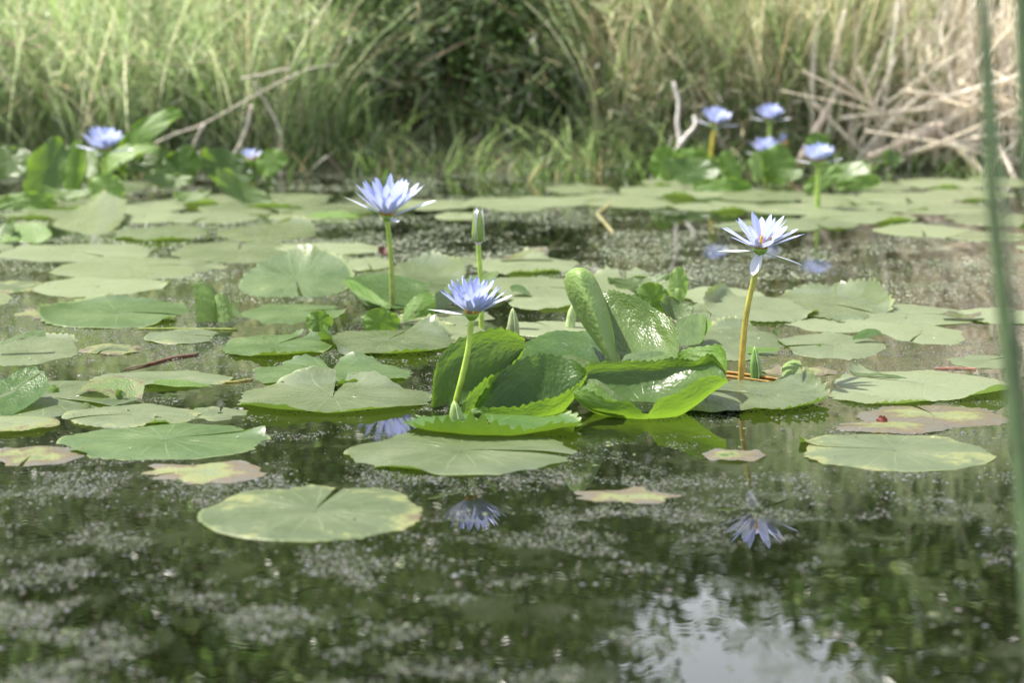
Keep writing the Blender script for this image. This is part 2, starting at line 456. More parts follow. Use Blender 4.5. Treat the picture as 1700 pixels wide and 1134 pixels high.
# ------------------------------------------------------------------ lily pads
def teeth_wave(a, n, seed):
    ph = a / (2 * math.pi) * n
    j = np.floor(ph).astype(int); f = ph - j
    amp = 0.55 + 0.9 * np.modf(np.abs(np.sin(j * 12.9898 + seed * 3.1)) * 43758.5)[0]
    return amp * np.where(f < .7, f / .7, (1 - f) / .3)
def disc(rx, ry, notch=None, nw=9, curls=(), teeth=.065, nt=44, lumpy=.13, droop=0.0, seed=0, wave=.012, na=176, cyl=0.0):
    rr = np.array([.012, .08, .18, .3, .42, .54, .65, .74, .81, .86, .90, .935, .96, .98, 1.0])
    t = np.linspace(0, 1, na)
    if notch is None: nd, notch_ = 0.0, 0.0
    else: nd, notch_ = R(nw) / 2, R(notch)
    A = notch_ + nd + t * (2 * math.pi - 2 * nd)
    Rm = (rx + ry) / 2
    r = rr[:, None] * np.ones(na)[None]
    a = np.ones(len(rr))[:, None] * A[None]
    # notch edges bow outwards near the rim
    edge = np.minimum(t, 1 - t) * (2 * math.pi)
    round_ = 1 - .10 * np.exp(-(edge / .16) ** 2) * (notch is not None)
    sm = np.clip((r - .86) / .14, 0, 1) ** 1.5
    lump = 1 + lumpy * (fbm(np.cos(A) * 1.3 + seed * 3.7, np.sin(A) * 1.3 + seed, seed) - .5) * 2
    s = r * (1 + teeth * sm * (teeth_wave(A, nt, seed)[None] - .6)) * round_[None] * lump[None]
    x0, y0 = s * np.cos(a), s * np.sin(a)
    # bend at the rim: outward arc turns upward
    al = np.zeros(na) + 1e-4; wd = np.zeros(na) + .02
    ad = np.degrees(A)
    for c in curls:
        ca, hs, alpha, w_ = c
        dd = np.abs((ad - ca + 180) % 360 - 180)
        g = np.clip(1 - dd / hs, 0, 1); g = g * g * (3 - 2 * g)
        al = al + R(alpha) * g; wd = np.maximum(wd, w_ * np.minimum(1, g * 3))
    jit = 1 + .25 * (vnoise(A * 6, A * 0 + seed) - .5)
    al = np.minimum(al * jit, 2.6)
    r0 = 1 - wd
    e = np.maximum(0, s - r0[None])
    rho = wd / al
    th = np.minimum(e / rho[None], al[None] * 1.3)
    sn = np.where(e > 0, r0[None] + rho[None] * np.sin(th), s)
    z = np.where(e > 0, rho[None] * (1 - np.cos(th)), 0)
    x, y = sn * np.cos(a), sn * np.sin(a)
    # ruffles and slow waves, petiole dimple
    z = z + wave * r ** 2 * (np.sin(a * 5 + seed) + .7 * np.sin(a * 9 + 2 * seed)) * (.4 + .6 * sm)
    z = z + wave * 1.2 * (fbm(x0 * 2.2 + seed, y0 * 2.2 + 5 * seed, seed, 2) - .5) * r
    z = z - .02 * np.exp(-(r / .1) ** 2) - droop * np.clip((r - .55) / .45, 0, 1) ** 2 * np.clip(1 - al / .4, 0, 1)[None]
    X, Y, Z = x * rx, y * ry, z * Rm
    if cyl:
        k = cyl / rx
        Z = Z + (1 - np.cos(X * k)) / k; X = np.sin(X * k) / k
    V = np.stack([X, Y, Z], -1).reshape(-1, 3)
    uvc = np.stack([x0, y0], -1).reshape(-1, 2)
    return V, grid_faces(len(rr), na)[:, ::-1], uvc
PADS = []
def pad(label, cx, top, bot, w, notch=None, curls=(), wear=None, gloss=.5, tone=0.0, z=.003, quilt=.3, tiltx=0, tilty=0, group=None, name='lily_pad', **kw):
    Yt, Yb = YW(top), YW(bot)
    Yc = (Yt + Yb) / 2
    rx = w / 2 * mpp(Yc); ry = max((Yt - Yb) / 2, rx * .5)
    seed = len(PADS) + 3
    if notch is None and not curls: notch, nw_ = (seed * 67) % 360, 6; kw.setdefault('nw', 5)
    kw.setdefault('droop', .035); kw.setdefault('nt', int(36 + (seed * 7) % 14))
    V, Fq, uv = disc(rx, ry, notch, curls=curls, seed=seed, **kw)
    c, s = math.cos(R(tiltx)), math.sin(R(tiltx))
    V = np.stack([V[:, 0], V[:, 1] * c - V[:, 2] * s, V[:, 1] * s + V[:, 2] * c], 1)
    c, s = math.cos(R(tilty)), math.sin(R(tilty))
    V = np.stack([V[:, 0] * c - V[:, 2] * s, V[:, 1], V[:, 0] * s + V[:, 2] * c], 1)
    me = mesh_np(name, V, Fq, uv=uv)
    o = link(name, me, M_LEAF)
    x = (cx - 850) / F_PX * Yc * 1.005
    o.location = (x, Yc, z + 0.0007 * (seed % 5))
    if wear is None: wear = .34 * random.random() ** 1.3
    gloss = min(1, max(.1, gloss + random.uniform(-.2, .3)))
    o.color = (wear, gloss, max(.14 if tone >= 0 else 0, min(1, .3 + tone + random.uniform(-.30, .30))), quilt)
    tag(o, label, 'lily pad', group)
    PADS.append((x, Yc, rx, ry))
    return o
def stand(label, cx, cy, gpy, w, h, rot=0, lean=15, under=False, cyl=0.6, group=None, tone=.1, gloss=.5, wear=0, name='raised_lily_leaf', parent=None, turn=0, **kw):
    """a leaf held up out of the water: centre at pixel (cx, cy), standing over the waterline gpy"""
    Y = YW(gpy); s = mpp(Y)
    kw.setdefault('lumpy', .22); kw.setdefault('wave', .09)
    V, Fq, uv = disc(w / 2 * s, h / 2 * s, None, seed=len(PADS) + 31, cyl=cyl, **kw)
    PADS.append((0, -50, .01, .01))
    u = np.array((math.cos(R(rot)), 0, math.sin(R(rot))))
    v0 = np.array((-math.sin(R(rot)), 0, math.cos(R(rot))))
    v = v0 * math.cos(R(lean)) + np.array((0, 1, 0)) * math.sin(R(lean))
    if turn:
        u = u * math.cos(R(turn)) + np.array((0, 1, 0)) * math.sin(R(turn))
    n = np.cross(u, v)          # towards the camera when upright
    n = n / np.linalg.norm(n)
    if under: n = -n
    Vw = V[:, :1] * u + V[:, 1:2] * v + V[:, 2:] * n
    if under: Fq = Fq[:, ::-1]
    me = mesh_np(name, Vw, Fq, uv=uv)
    o = link(name, me, M_LEAF, parent)
    o.location = P(cx, cy, Y)
    o.color = (wear, gloss, tone, 1)
    if parent is None: tag(o, label, 'lily leaf', group)
    elif label: o['label'] = label
    return o
def patch(rows, nu=60, nv=36, teeth=(), amp=.004, freq=16, under=False, uvc=(.5, .5), seed=1, thick=False):
    """rows of controls (px, py, gpy): a smooth sheet through them. Row order runs u, inside a row runs v."""
    Cn = np.array([[P(a, b, YW(g)) for a, b, g in r] for r in rows])
    G = catmull(Cn, nu)                              # nu x k
    G = np.swapaxes(catmull(np.swapaxes(G, 0, 1), nv), 0, 1)
    def tw(n):
        t = np.linspace(0, 1, n) * freq
        j = np.floor(t).astype(int); f = t - j
        am = .5 + np.modf(np.abs(np.sin(j * 7.13 + seed)) * 917.3)[0]
        return (am * np.where(f < .65, f / .65, (1 - f) / .35) - .4)[:, None] * amp
    for e in teeth:
        if e == 'u0': d = G[0] - G[3]; G[0] += d / np.linalg.norm(d, axis=1)[:, None] * tw(nv)
        if e == 'u1': d = G[-1] - G[-4]; G[-1] += d / np.linalg.norm(d, axis=1)[:, None] * tw(nv)
        if e == 'v0': d = G[:, 0] - G[:, 3]; G[:, 0] += d / np.linalg.norm(d, axis=1)[:, None] * tw(nu)
        if e == 'v1': d = G[:, -1] - G[:, -4]; G[:, -1] += d / np.linalg.norm(d, axis=1)[:, None] * tw(nu)
    nr = np.cross(np.gradient(G, axis=0), np.gradient(G, axis=1)); nr /= np.linalg.norm(nr, axis=2)[..., None] + 1e-9
    uu, vv = np.meshgrid(np.linspace(0, 1, nu), np.linspace(0, 1, nv), indexing='ij')
    G = G + nr * (.0022 * (fbm(uu * 9 + seed, vv * 9, seed, 2) - .5))[..., None]
    uv = np.stack([(uu - uvc[0]) * 2, (vv - uvc[1]) * 2], -1).reshape(-1, 2)
    Fq = grid_faces(nu, nv)
    if not under: Fq = Fq[:, ::-1]
    return G.reshape(-1, 3), Fq, uv
def leaf_from(name, label, pieces, wear=0, gloss=.5, tone=.1, group=None, cat='lily leaf', parent=None):
    Vs, Fs, Us, n = [], [], [], 0
    for V, Fq, uv in pieces:
        Vs.append(V); Fs.append(Fq + n); Us.append(uv); n += len(V)
    V = np.concatenate(Vs); c = V.mean(0); c[2] = 0
    if parent is not None: c = np.array(parent.location)
    me = mesh_np(name, V - c, np.concatenate(Fs), uv=np.concatenate(Us))
    o = link(name, me, M_LEAF, parent)
    if parent is None: o.location = c
    o.color = (wear, gloss, tone, 1)
    if parent is None: tag(o, label, cat, group)
    return o
def stalk(ctrl, rad, name='petiole', parent=None, col=(.24, .36, .08), origin=None, mat=None, col2=None, label=None, cat=None, n=18, sides=10):
    pts = curve_pts([P(a, b, YW(g)) for a, b, g in ctrl], n)
    V, Fq = tube_np(pts, rad, sides)
    o = np.array(origin) if origin is not None else (np.array(parent.location) if parent is not None else pts[0])
    cc = np.array(col, float)
    if col2 is not None:
        f = np.linspace(0, 1, n).repeat(sides); f = np.append(f, [0, 1])
        cc = np.array(col)[None] * (1 - f[:, None]) + np.array(col2)[None] * f[:, None]
    me = mesh_np(name, V - o, Fq, np.broadcast_to(cc, (len(V), 3)))
    ob = link(name, me, mat or M_STEM, parent)
    if parent is None: ob.location = o; tag(ob, label, cat)
    return ob

# ---- near and middle pads, read off one by one
pad('large pale pad lying lowest in front, chewed edges, thin yellow rim', 516, 809, 901, 392, notch=80, nw=5, curls=[(85, 30, 25, .1)], wear=.46, gloss=.45, teeth=.04, tone=.0)
pad('flat dull pad lying half beneath the toothed rim of the middle pad', 765, 716, 791, 395, notch=350, curls=[(240, 25, 40, .08)], wear=.12, gloss=.4, teeth=.02, tone=.1)
pad('pad with its whole front rim turned up as a toothed green wall', 816, 689, 741, 305, notch=105, nw=13, curls=[(270, 115, 82, .36), (20, 40, 30, .12), (160, 40, 30, .12)], gloss=.6, z=.008, wave=.02, teeth=.11, tone=-.2)
pad('broad pad with two raised lobes at its notch and green front rim', 549, 634, 694, 335, notch=88, nw=8, curls=[(265, 85, 62, .11), (70, 34, 34, .5), (106, 34, 34, .5)], gloss=.75, z=.006, teeth=.03)
pad('grey pad with scalloped back edge behind the broad notched pad', 548, 598, 645, 282, notch=95, nw=14, curls=[(285, 75, 60, .12), (75, 26, 26, .4), (113, 26, 30, .4)], gloss=.6, teeth=.05)
pad('pad with wavy front rim left of the twin lobed middle pads', 455, 556, 597, 188, notch=60, curls=[(280, 70, 45, .12), (60, 25, 40, .3)], gloss=.5)
pad('wide pad with big rolled left shoulder beside the white flower stalk', 640, 549, 597, 235, notch=70, nw=4, curls=[(200, 42, 95, .34), (290, 60, 45, .1), (50, 34, 38, .5)], gloss=.65, z=.006)
pad('grey pad tucked behind the small square upright leaf', 482, 503, 538, 184, notch=20, curls=[(0, 30, 40, .15)], gloss=.7)
pad('long dish-shaped pad split at its right end, left side of pond', 190, 502, 546, 256, notch=352, nw=10, curls=[(90, 80, 24, .3), (180, 60, 26, .3), (330, 25, 50, .1)], gloss=.75, z=.006)
pad('large dull pad on the left with lifted dark underside at lower left', 263, 702, 766, 355, notch=25, nw=6, curls=[(225, 16, 20, .12), (20, 18, 28, .3)], gloss=.55, tone=.1, wear=.04)
pad('pale yellowing pad directly behind the large dull left pad', 210, 673, 712, 232, notch=200, curls=[(300, 14, 80, .1)], wear=.40, gloss=.4, tone=.3)
pad('flat pad carrying the torn folded leaf, left of the middle', 262, 618, 645, 240, curls=[(280, 40, 35, .1)], gloss=.5, tone=.2)
pad('pad at left picture edge with long green leaf lip over it', 40, 560, 608, 180, curls=[(80, 50, 30, .2)], gloss=.55, tone=.15, wear=.1)
pad('big left edge pad holding brown debris below the curled leaf', 70, 628, 700, 330, notch=330, curls=[(170, 60, 60, .3)], gloss=.55, tone=.15, wear=.16)
pad('yellow and grey decaying pad in lower left corner of pads', 8, 692, 722, 160, curls=[(300, 60, 30, .1)], wear=.62, gloss=.3, tone=.3)
pad('pad with toothed sunlit front rim right of the big bowl leaf', 1268, 636, 692, 232, notch=165, nw=6, curls=[(300, 70, 70, .16), (30, 55, 75, .32)], gloss=.7, tone=.2, z=.007, teeth=.08)
pad('bluish pad corner showing between bowl leaf and toothed pad', 1180, 655, 690, 120, curls=[(270, 60, 20, .1)], gloss=.8)
pad('long pale pad on the right with rolled back lip', 1540, 618, 668, 300, notch=150, nw=5, curls=[(140, 30, 60, .2), (315, 40, 60, .12)], gloss=.5, tone=.4, z=.007)
pad('pad partly under the long right pad, green wavy front', 1470, 640, 676, 190, curls=[(270, 80, 50, .13)], gloss=.5, tone=.35, teeth=.06)
pad('pad beside the reed with yellow and orange rotting right end', 1495, 719, 784, 336, notch=170, nw=4, curls=[(165, 20, 40, .3)], wear=.42, gloss=.4, tone=.3, teeth=.05)
pad('brown half-sunk rotting pad above the orange tipped pad', 1560, 672, 712, 270, wear=.95, gloss=.35, tone=.5, z=.001, teeth=.08)
pad('brown scum-covered leaf strip beside the red scrap', 1490, 700, 722, 200, wear=1.0, gloss=.3, tone=.5, z=.001, teeth=.1)
pad('pale oval pad with weed line along its front, far right middle', 1536, 536, 574, 142, gloss=.5, tone=.4, teeth=.015)
pad('flat pad in front of the small green folded lip, right middle', 1385, 552, 598, 176, notch=190, curls=[(190, 30, 60, .15)], gloss=.5, tone=.35)
pad('pad with toothed back edge just right of the amber stalk', 1230, 540, 596, 150, curls=[(90, 40, 50, .25)], gloss=.6, tone=.3, teeth=.06)
pad('small light pad at the foot of the amber stalk', 1215, 562, 600, 120, gloss=.5, tone=.4, z=.002)
pad('wide pad crossing behind the amber stalk with rolled left lip', 1265, 495, 540, 190, curls=[(150, 55, 100, .25), (330, 20, 40, .1)], gloss=.5, tone=.3, z=.007)
pad('pale pad under the shiny curled pad, right of the amber stalk', 1400, 515, 556, 230, curls=[(100, 40, 20, .1)], gloss=.5, tone=.45, z=.002)
pad('large shiny pad whose right side curls up white with glare', 1380, 487, 534, 200, notch=310, curls=[(25, 70, 75, .45), (90, 50, 45, .3)], gloss=.95, tone=.4, z=.008)
pad('sunlit pad with dry leaf scrap on it, far right', 1510, 506, 541, 250, gloss=.4, tone=.6, wear=.1)
pad('yellow edged pad running out of the right picture edge', 1670, 512, 540, 150, gloss=.4, tone=.6, wear=.40)
pad('bright smooth pad behind the pointed green bud, centre', 915, 534, 562, 150, gloss=.5, tone=.5)
pad('thin pad strip with dark lip behind the central flower', 890, 457, 500, 230, notch=345, curls=[(230, 18, 70, .12)], gloss=.5, tone=.25)
pad('small pad touching the tall rolled leaf on its left', 905, 492, 516, 120, curls=[(300, 50, 60, .15)], gloss=.5, tone=.3)
pad('sunlit pad with brown curled flap at its back, behind the bud', 872, 425, 458, 185, curls=[(280, 40, 50, .2), (80, 20, 60, .2)], gloss=.5, tone=.7, wear=.1)
pad('broad grey pad tipped up at its back, left of the tall flower', 490, 452, 498, 186, notch=285, nw=6, curls=[(90, 100, 34, .75)], gloss=.35, z=.012, tiltx=3)
pad('long shiny pad stretching behind the tall flower stalk', 680, 446, 500, 200, notch=200, curls=[(60, 80, 35, .5), (0, 50, 30, .3)], gloss=.95, z=.01)
pad('low pad below the raised leaf right of the tall stalk', 735, 505, 545, 190, gloss=.5, tone=.3, z=.002, wear=.15)
pad('pad in the gap between central flower and its neighbour pads', 760, 540, 572, 100, gloss=.6, tone=.2)
pad('flat pad behind the glaring bowl leaf, right of centre', 1040, 455, 492, 190, notch=90, curls=[(90, 40, 40, .3)], gloss=.7, tone=.3)
pad('light pad strip between upright toothed leaf and amber stalk', 1195, 478, 508, 160, curls=[(200, 40, 70, .2)], gloss=.5, tone=.55)
pad('pad with speckled pods just right of the curled green leaf', 1180, 505, 560, 130, gloss=.5, tone=.4, z=.002)
pad('sunken brown leaf with yellow streaks in the open water', 1045, 808, 840, 190, wear=.98, gloss=.2, tone=.3, z=.0012, droop=.045, lumpy=.5, wave=.03, teeth=.07)
pad('pinkish brown rotting leaf below the large left pad', 330, 765, 805, 240, wear=.93, gloss=.3, tone=.3, z=.0012, droop=.045, lumpy=.5, wave=.03, teeth=.07)
pad('mauve brown dead leaf near left picture edge', 40, 742, 775, 180, wear=.96, gloss=.3, tone=.3, z=.0012, droop=.045, lumpy=.5, wave=.03, teeth=.07)
pad('thin brown leaf scrap under the amber stalk reflection', 1225, 748, 768, 110, wear=1.0, gloss=.3, tone=0, z=.001, droop=.02, wave=.03, teeth=.09)
# ---- middle distance
mid = [
 (490, 372, 400, 0, 0, 'white-glinting pad strip left of the tall flower', 175, 443), (0,)]
def farpad(label, cx, top, bot, w, group=None, **kw):
    kw.setdefault('na', 90); kw.setdefault('nt', 30)
    return pad(label, cx, top, bot, w, group=group, **kw)
farpad('pad strip with white glint left of the tall blue flower', 445, 372, 402, 175, curls=[(60, 50, 40, .3)], gloss=.95, tone=.35)
farpad('steep white-glinting pad leaning beside the lime leaf', 140, 352, 404, 125, curls=[(90, 90, 14, .6)], gloss=1, tone=.3, tiltx=5, tilty=7, z=.012)
farpad('long pale pad right of the steep glinting pad', 270, 373, 403, 165, curls=[(265, 70, 50, .12)], gloss=.8, tone=.4)
farpad('pad with tiny pale blossom bits behind the left green leaf', 395, 398, 440, 240, notch=95, gloss=.6, tone=.45, wear=.12)
farpad('long pad strip with brown fleck, left, behind the dish pad', 120, 404, 436, 290, gloss=.55, tone=.5, wear=.16)
farpad('broad pale pad with small dark tears, left side', 215, 424, 470, 260, gloss=.55, tone=.45, wear=.1)
farpad('pale pad with dark green lip at its right, left side', 160, 458, 495, 240, curls=[(5, 22, 50, .2)], gloss=.6, tone=.5, wear=.1)
farpad('pad with reddish dead rim at left picture edge', 10, 466, 488, 120, gloss=.5, tone=.4, wear=.6)
farpad('small pale torn pad behind the broad grey tipped pad', 560, 424, 444, 60, gloss=.5, tone=.6)
farpad('small pale pad with dark cut in front, near the red scrap', 610, 428, 450, 84, gloss=.5, tone=.6)
farpad('long thin yellowish pad beyond the tall flower stalk', 540, 404, 424, 210, gloss=.4, tone=.8, wear=.25)
farpad('pad with reddish flecks behind the green flower bud', 830, 326, 348, 150, gloss=.4, tone=.8, wear=.3)
farpad('pad under the small left blue flower', 470, 318, 348, 190, gloss=.8, tone=.4, curls=[(270, 60, 30, .2)])
farpad('pale pad left of the amber stalked flower, out in open water', 1270, 366, 386, 185, gloss=.5, tone=.6)
farpad('pale pad strip beyond the open water on the right', 1530, 372, 396, 160, gloss=.5, tone=.6)
G4 = 'murky half sunken pads lying low between the larger ones'
for i, (cx, tp, bt, w) in enumerate([(300, 548, 572, 130), (360, 672, 700, 120), (1010, 560, 590, 110), (1330, 606, 628, 130), (1640, 590, 612, 120), (930, 610, 640, 120), (640, 520, 540, 100), (70, 508, 530, 120), (330, 430, 452, 110), (760, 425, 442, 90), (180, 572, 590, 110)]):
    farpad('murky pad half sunk between the larger green pads', cx, tp, bt, w, G4, gloss=.3, tone=0, wear=.3 + .2 * (i % 4), z=.0008, droop=.05, lumpy=.5, wave=.03, notch=(i * 97) % 360)
G1 = 'floating pads along the far left bank'
for i, (cx, tp, bt, w) in enumerate([(40, 318, 345, 170), (150, 325, 350, 200), (250, 332, 356, 130), (330, 322, 342, 120), (420, 335, 356, 180), (90, 346, 366, 190), (240, 350, 372, 150), (30, 368, 392, 90), (350, 352, 372, 160), (560, 338, 362, 150), (640, 336, 352, 110), (500, 352, 368, 110), (195, 300, 325, 110), (-60, 330, 362, 150), (-70, 400, 440, 180), (-60, 480, 520, 170)]):
    farpad('out of focus pale green pad floating by the far left bank', cx, tp, bt, w, G1, gloss=.5 + .3 * (i % 2), tone=.3 + .1 * (i % 4), wear=.1 * (i % 3), curls=[(250 + 13 * i % 60, 40, 50, .15)] if i % 2 else (), notch=(i * 77) % 360)
G2 = 'floating pads in the middle of the far bank'
for i, (cx, tp, bt, w) in enumerate([(720, 330, 350, 130), (760, 352, 366, 80), (900, 326, 344, 180), (1010, 322, 342, 170), (960, 306, 322, 120), (1080, 308, 326, 110), (860, 340, 352, 90), (1060, 330, 346, 110)]):
    farpad('out of focus pale pad in the line below the dark bush', cx, tp, bt, w, G2, gloss=.5, tone=.5 + .1 * (i % 3), wear=.12 * (i % 3), notch=(i * 77) % 360)
G3 = 'floating pads along the far right bank'
for i, (cx, tp, bt, w) in enumerate([(1140, 308, 330, 150), (1260, 312, 336, 190), (1190, 334, 352, 170), (1330, 336, 358, 220), (1420, 350, 372, 200), (1500, 318, 340, 170), (1610, 312, 334, 180), (1560, 336, 358, 210), (1660, 352, 376, 190), (1450, 300, 318, 120), (1560, 296, 314, 150), (1660, 292, 312, 130), (1350, 362, 382, 150), (1640, 384, 402, 150), (1110, 296, 310, 90), (1790, 330, 362, 170), (1780, 400, 440, 190), (1800, 520, 560, 190), (1480, 338, 352, 130), (1390, 322, 340, 130)]):
    farpad('out of focus pale pad floating by the far right bank', cx, tp, bt, w, G3, gloss=.5 + .3 * (i % 2), tone=.5 + .1 * (i % 4), wear=.1 * (i % 3), curls=[(250 + 13 * i % 60, 30, 55, .14)] if i % 2 == 0 else (), notch=(i * 53) % 360)

# ------------------------------------------------------------------ the big curled leaves in the middle
# left taco-shaped leaf
A = patch([[(717, 655, 681), (722, 612, 669), (742, 578, 664), (786, 553, 659), (838, 546, 654), (872, 562, 649)],
           [(716, 672, 679), (726, 645, 671), (752, 612, 665), (793, 585, 659), (840, 568, 653), (871, 568, 648)],
           [(722, 684, 680), (745, 686, 676), (775, 668, 670), (812, 640, 663), (848, 603, 655), (868, 584, 650)],
           [(758, 694, 687), (778, 690, 687), (800, 672, 682), (822, 645, 675), (848, 612, 667), (866, 592, 660)],
           [(762, 682, 688), (776, 658, 688), (800, 633, 684), (830, 617, 677), (856, 598, 668), (873, 575, 660)]],
          nu=60, nv=100, teeth=('u0', 'u1'), amp=.0045, freq=15, uvc=(.5, .1), seed=2)
leaf_from('raised_lily_leaf', 'dark green leaf folded like a taco behind the curved flower stalk', [A], gloss=.3, tone=0)
# cup leaf right of it
B = patch([[(790, 668, 688), (815, 636, 680), (848, 607, 674), (884, 590, 670), (905, 588, 667), (938, 594, 667), (957, 600, 670), (974, 614, 676)],
           [(786, 680, 686), (818, 662, 680), (855, 642, 675), (892, 632, 672), (918, 630, 671), (945, 627, 671), (962, 623, 672), (975, 620, 674)],
           [(786, 692, 688), (822, 694, 685), (862, 696, 682), (900, 692, 680), (928, 684, 678), (950, 664, 676), (964, 642, 674), (974, 627, 673)],
           [(785, 690, 691), (820, 693, 692), (862, 695, 692), (902, 692, 691), (930, 680, 689), (952, 658, 686), (966, 638, 682), (975, 624, 678)],
           [(782, 679, 690), (816, 676, 693), (858, 677, 694), (892, 666, 693), (922, 659, 692), (948, 646, 688), (964, 633, 684), (974, 622, 680)]],
          nu=60, nv=110, teeth=('u0', 'u1'), amp=.0042, freq=17, uvc=(.5, .5), seed=5)
leaf_from('raised_lily_leaf', 'open cup shaped leaf in the centre with white glare on its right lip', [B], gloss=.5, tone=0)
# the big bowl
bowl = empty('raised_lily_leaf', P(1080, 690, YW(690)) * np.array((1, 1, 0)))
tag(bowl, 'largest bowl shaped leaf, yellow-green walls and folded right wing', 'lily leaf')
C = patch([[(962, 628, 670), (973, 606, 662), (1000, 600, 660), (1048, 599, 658), (1083, 600, 658), (1112, 594, 658), (1137, 597, 660), (1158, 598, 664), (1180, 588, 670), (1198, 606, 678)],
           [(960, 640, 667), (975, 628, 662), (1004, 624, 660), (1048, 622, 658), (1083, 622, 658), (1114, 618, 658), (1140, 616, 660), (1162, 612, 663), (1186, 606, 669), (1204, 618, 675)],
           [(957, 655, 672), (982, 652, 668), (1012, 655, 666), (1050, 658, 664), (1085, 656, 664), (1115, 648, 665), (1142, 640, 667), (1165, 632, 670), (1188, 625, 674), (1206, 626, 678)],
           [(955, 662, 684), (985, 682, 683), (1015, 690, 682), (1052, 696, 682), (1083, 698, 683), (1118, 690, 683), (1148, 674, 683), (1172, 655, 683), (1192, 642, 684), (1207, 634, 685)],
           [(952, 656, 690), (972, 674, 693), (1008, 687, 695), (1045, 692, 697), (1075, 695, 697), (1122, 686, 696), (1156, 669, 694), (1182, 649, 692), (1198, 638, 690), (1208, 633, 689)],
           [(954, 645, 690), (974, 648, 694), (1008, 664, 697), (1045, 667, 700), (1073, 688, 702), (1092, 664, 701), (1126, 652, 699), (1156, 632, 696), (1186, 624, 693), (1208, 630, 690)]],
          nu=70, nv=120, teeth=('u0', 'u1'), amp=.004, freq=24, uvc=(.5, .4), seed=7)
leaf_from('blade', None, [C], gloss=.75, tone=.05, parent=bowl)
# folded back-right wing of the bowl
Wg = patch([[(1124, 594, 648), (1127, 585, 650), (1146, 577, 652), (1172, 575, 655), (1194, 572, 660), (1204, 582, 668)],
            [(1132, 600, 652), (1140, 592, 653), (1156, 588, 655), (1178, 590, 658), (1198, 592, 664), (1206, 600, 672)],
            [(1146, 606, 655), (1152, 604, 656), (1166, 603, 658), (1186, 606, 664), (1200, 612, 670), (1207, 620, 678)]],
           nu=30, nv=50, teeth=('u0',), amp=.003, freq=9, under=True, uvc=(.8, .5), seed=9)
leaf_from('folded_wing', None, [Wg], gloss=.3, tone=.2, parent=bowl)
rib = patch([[(969, 632, 680), (990, 630, 684), (1018, 650, 690), (1040, 668, 694)],
             [(971, 640, 682), (996, 644, 687), (1018, 658, 692), (1040, 668, 694)]], nu=8, nv=30, seed=3)
leaf_from('inner_fold', None, [rib], gloss=.4, tone=.3, parent=bowl)
tooth = patch([[(958, 645, 690), (985, 636, 690), (1010, 655, 692), (1028, 668, 694)],
               [(964, 664, 692), (985, 664, 694), (1008, 672, 696), (1030, 680, 697)]], nu=14, nv=50, teeth=('u0',), amp=.005, freq=12, under=True, seed=4)
leaf_from('toothed_lobe', None, [tooth], gloss=.5, tone=.3, parent=bowl)
# rolled upright leaf
roll = empty('rolled_lily_leaf', P(1010, 615, YW(640)) * np.array((1, 1, 0)))
tag(roll, 'tall rolled light green leaf standing upright like a tongue', 'lily leaf')
D = patch([[(956, 456, 616), (948, 450, 622), (958, 444, 626), (972, 446, 622), (980, 456, 616)],
           [(938, 462, 610), (940, 455, 628), (962, 450, 637), (984, 456, 628), (992, 470, 610)],
           [(938, 480, 608), (946, 486, 630), (968, 482, 641), (996, 484, 632), (1008, 508, 608)],
           [(953, 515, 612), (964, 525, 632), (985, 520, 644), (1008, 522, 634), (1018, 545, 614)],
           [(974, 550, 622), (986, 560, 636), (1000, 560, 646), (1014, 564, 638), (1025, 580, 626)],
           [(1003, 590, 640), (1010, 598, 644), (1018, 604, 648), (1026, 606, 645), (1031, 612, 642)]],
           nu=70, nv=40, teeth=('v0', 'v1'), amp=.0018, freq=26, under=True, uvc=(1.1, .5), seed=12)
leaf_from('blade', None, [D], gloss=.35, tone=.9, parent=roll)
stalk([(1012, 625, 640), (1012, 606, 640), (1008, 590, 641)], .004, parent=roll, name='petiole', col=(.28, .38, .14))
tag(stalk([(946, 545, 548), (950, 520, 548), (958, 500, 549)], [.010, .009, .006], name='bare_leaf_stalk', col=(.36, .46, .20)), 'short thick pale stalk showing left of the tall rolled leaf', 'leaf stalk')
# big glaring upright leaf
E = patch([[(1000, 486, 610), (1018, 482, 611), (1038, 487, 613), (1060, 493, 615), (1080, 507, 617), (1100, 520, 620), (1114, 532, 624), (1124, 548, 629)],
           [(1003, 512, 614), (1020, 511, 614), (1040, 515, 615), (1062, 520, 617), (1082, 531, 619), (1100, 541, 623), (1116, 550, 627), (1126, 562, 632)],
           [(1010, 545, 621), (1026, 545, 620), (1046, 548, 620), (1068, 552, 621), (1086, 558, 623), (1102, 565, 626), (1117, 570, 631), (1127, 578, 636)],
           [(1020, 575, 631), (1034, 577, 630), (1054, 580, 629), (1072, 583, 630), (1090, 586, 631), (1104, 588, 633), (1117, 590, 636), (1126, 591, 640)],
           [(1030, 596, 640), (1044, 600, 641), (1060, 602, 642), (1076, 603, 642), (1092, 603, 642), (1106, 602, 642), (1116, 600, 641), (1123, 597, 641)]],
          nu=60, nv=90, teeth=('u0', 'v1'), amp=.004, freq=17, uvc=(1.0, .3), seed=15)
leaf_from('raised_lily_leaf', 'big upright quilted leaf with strong white glare beside the rolled leaf', [E], gloss=.85, tone=.45)
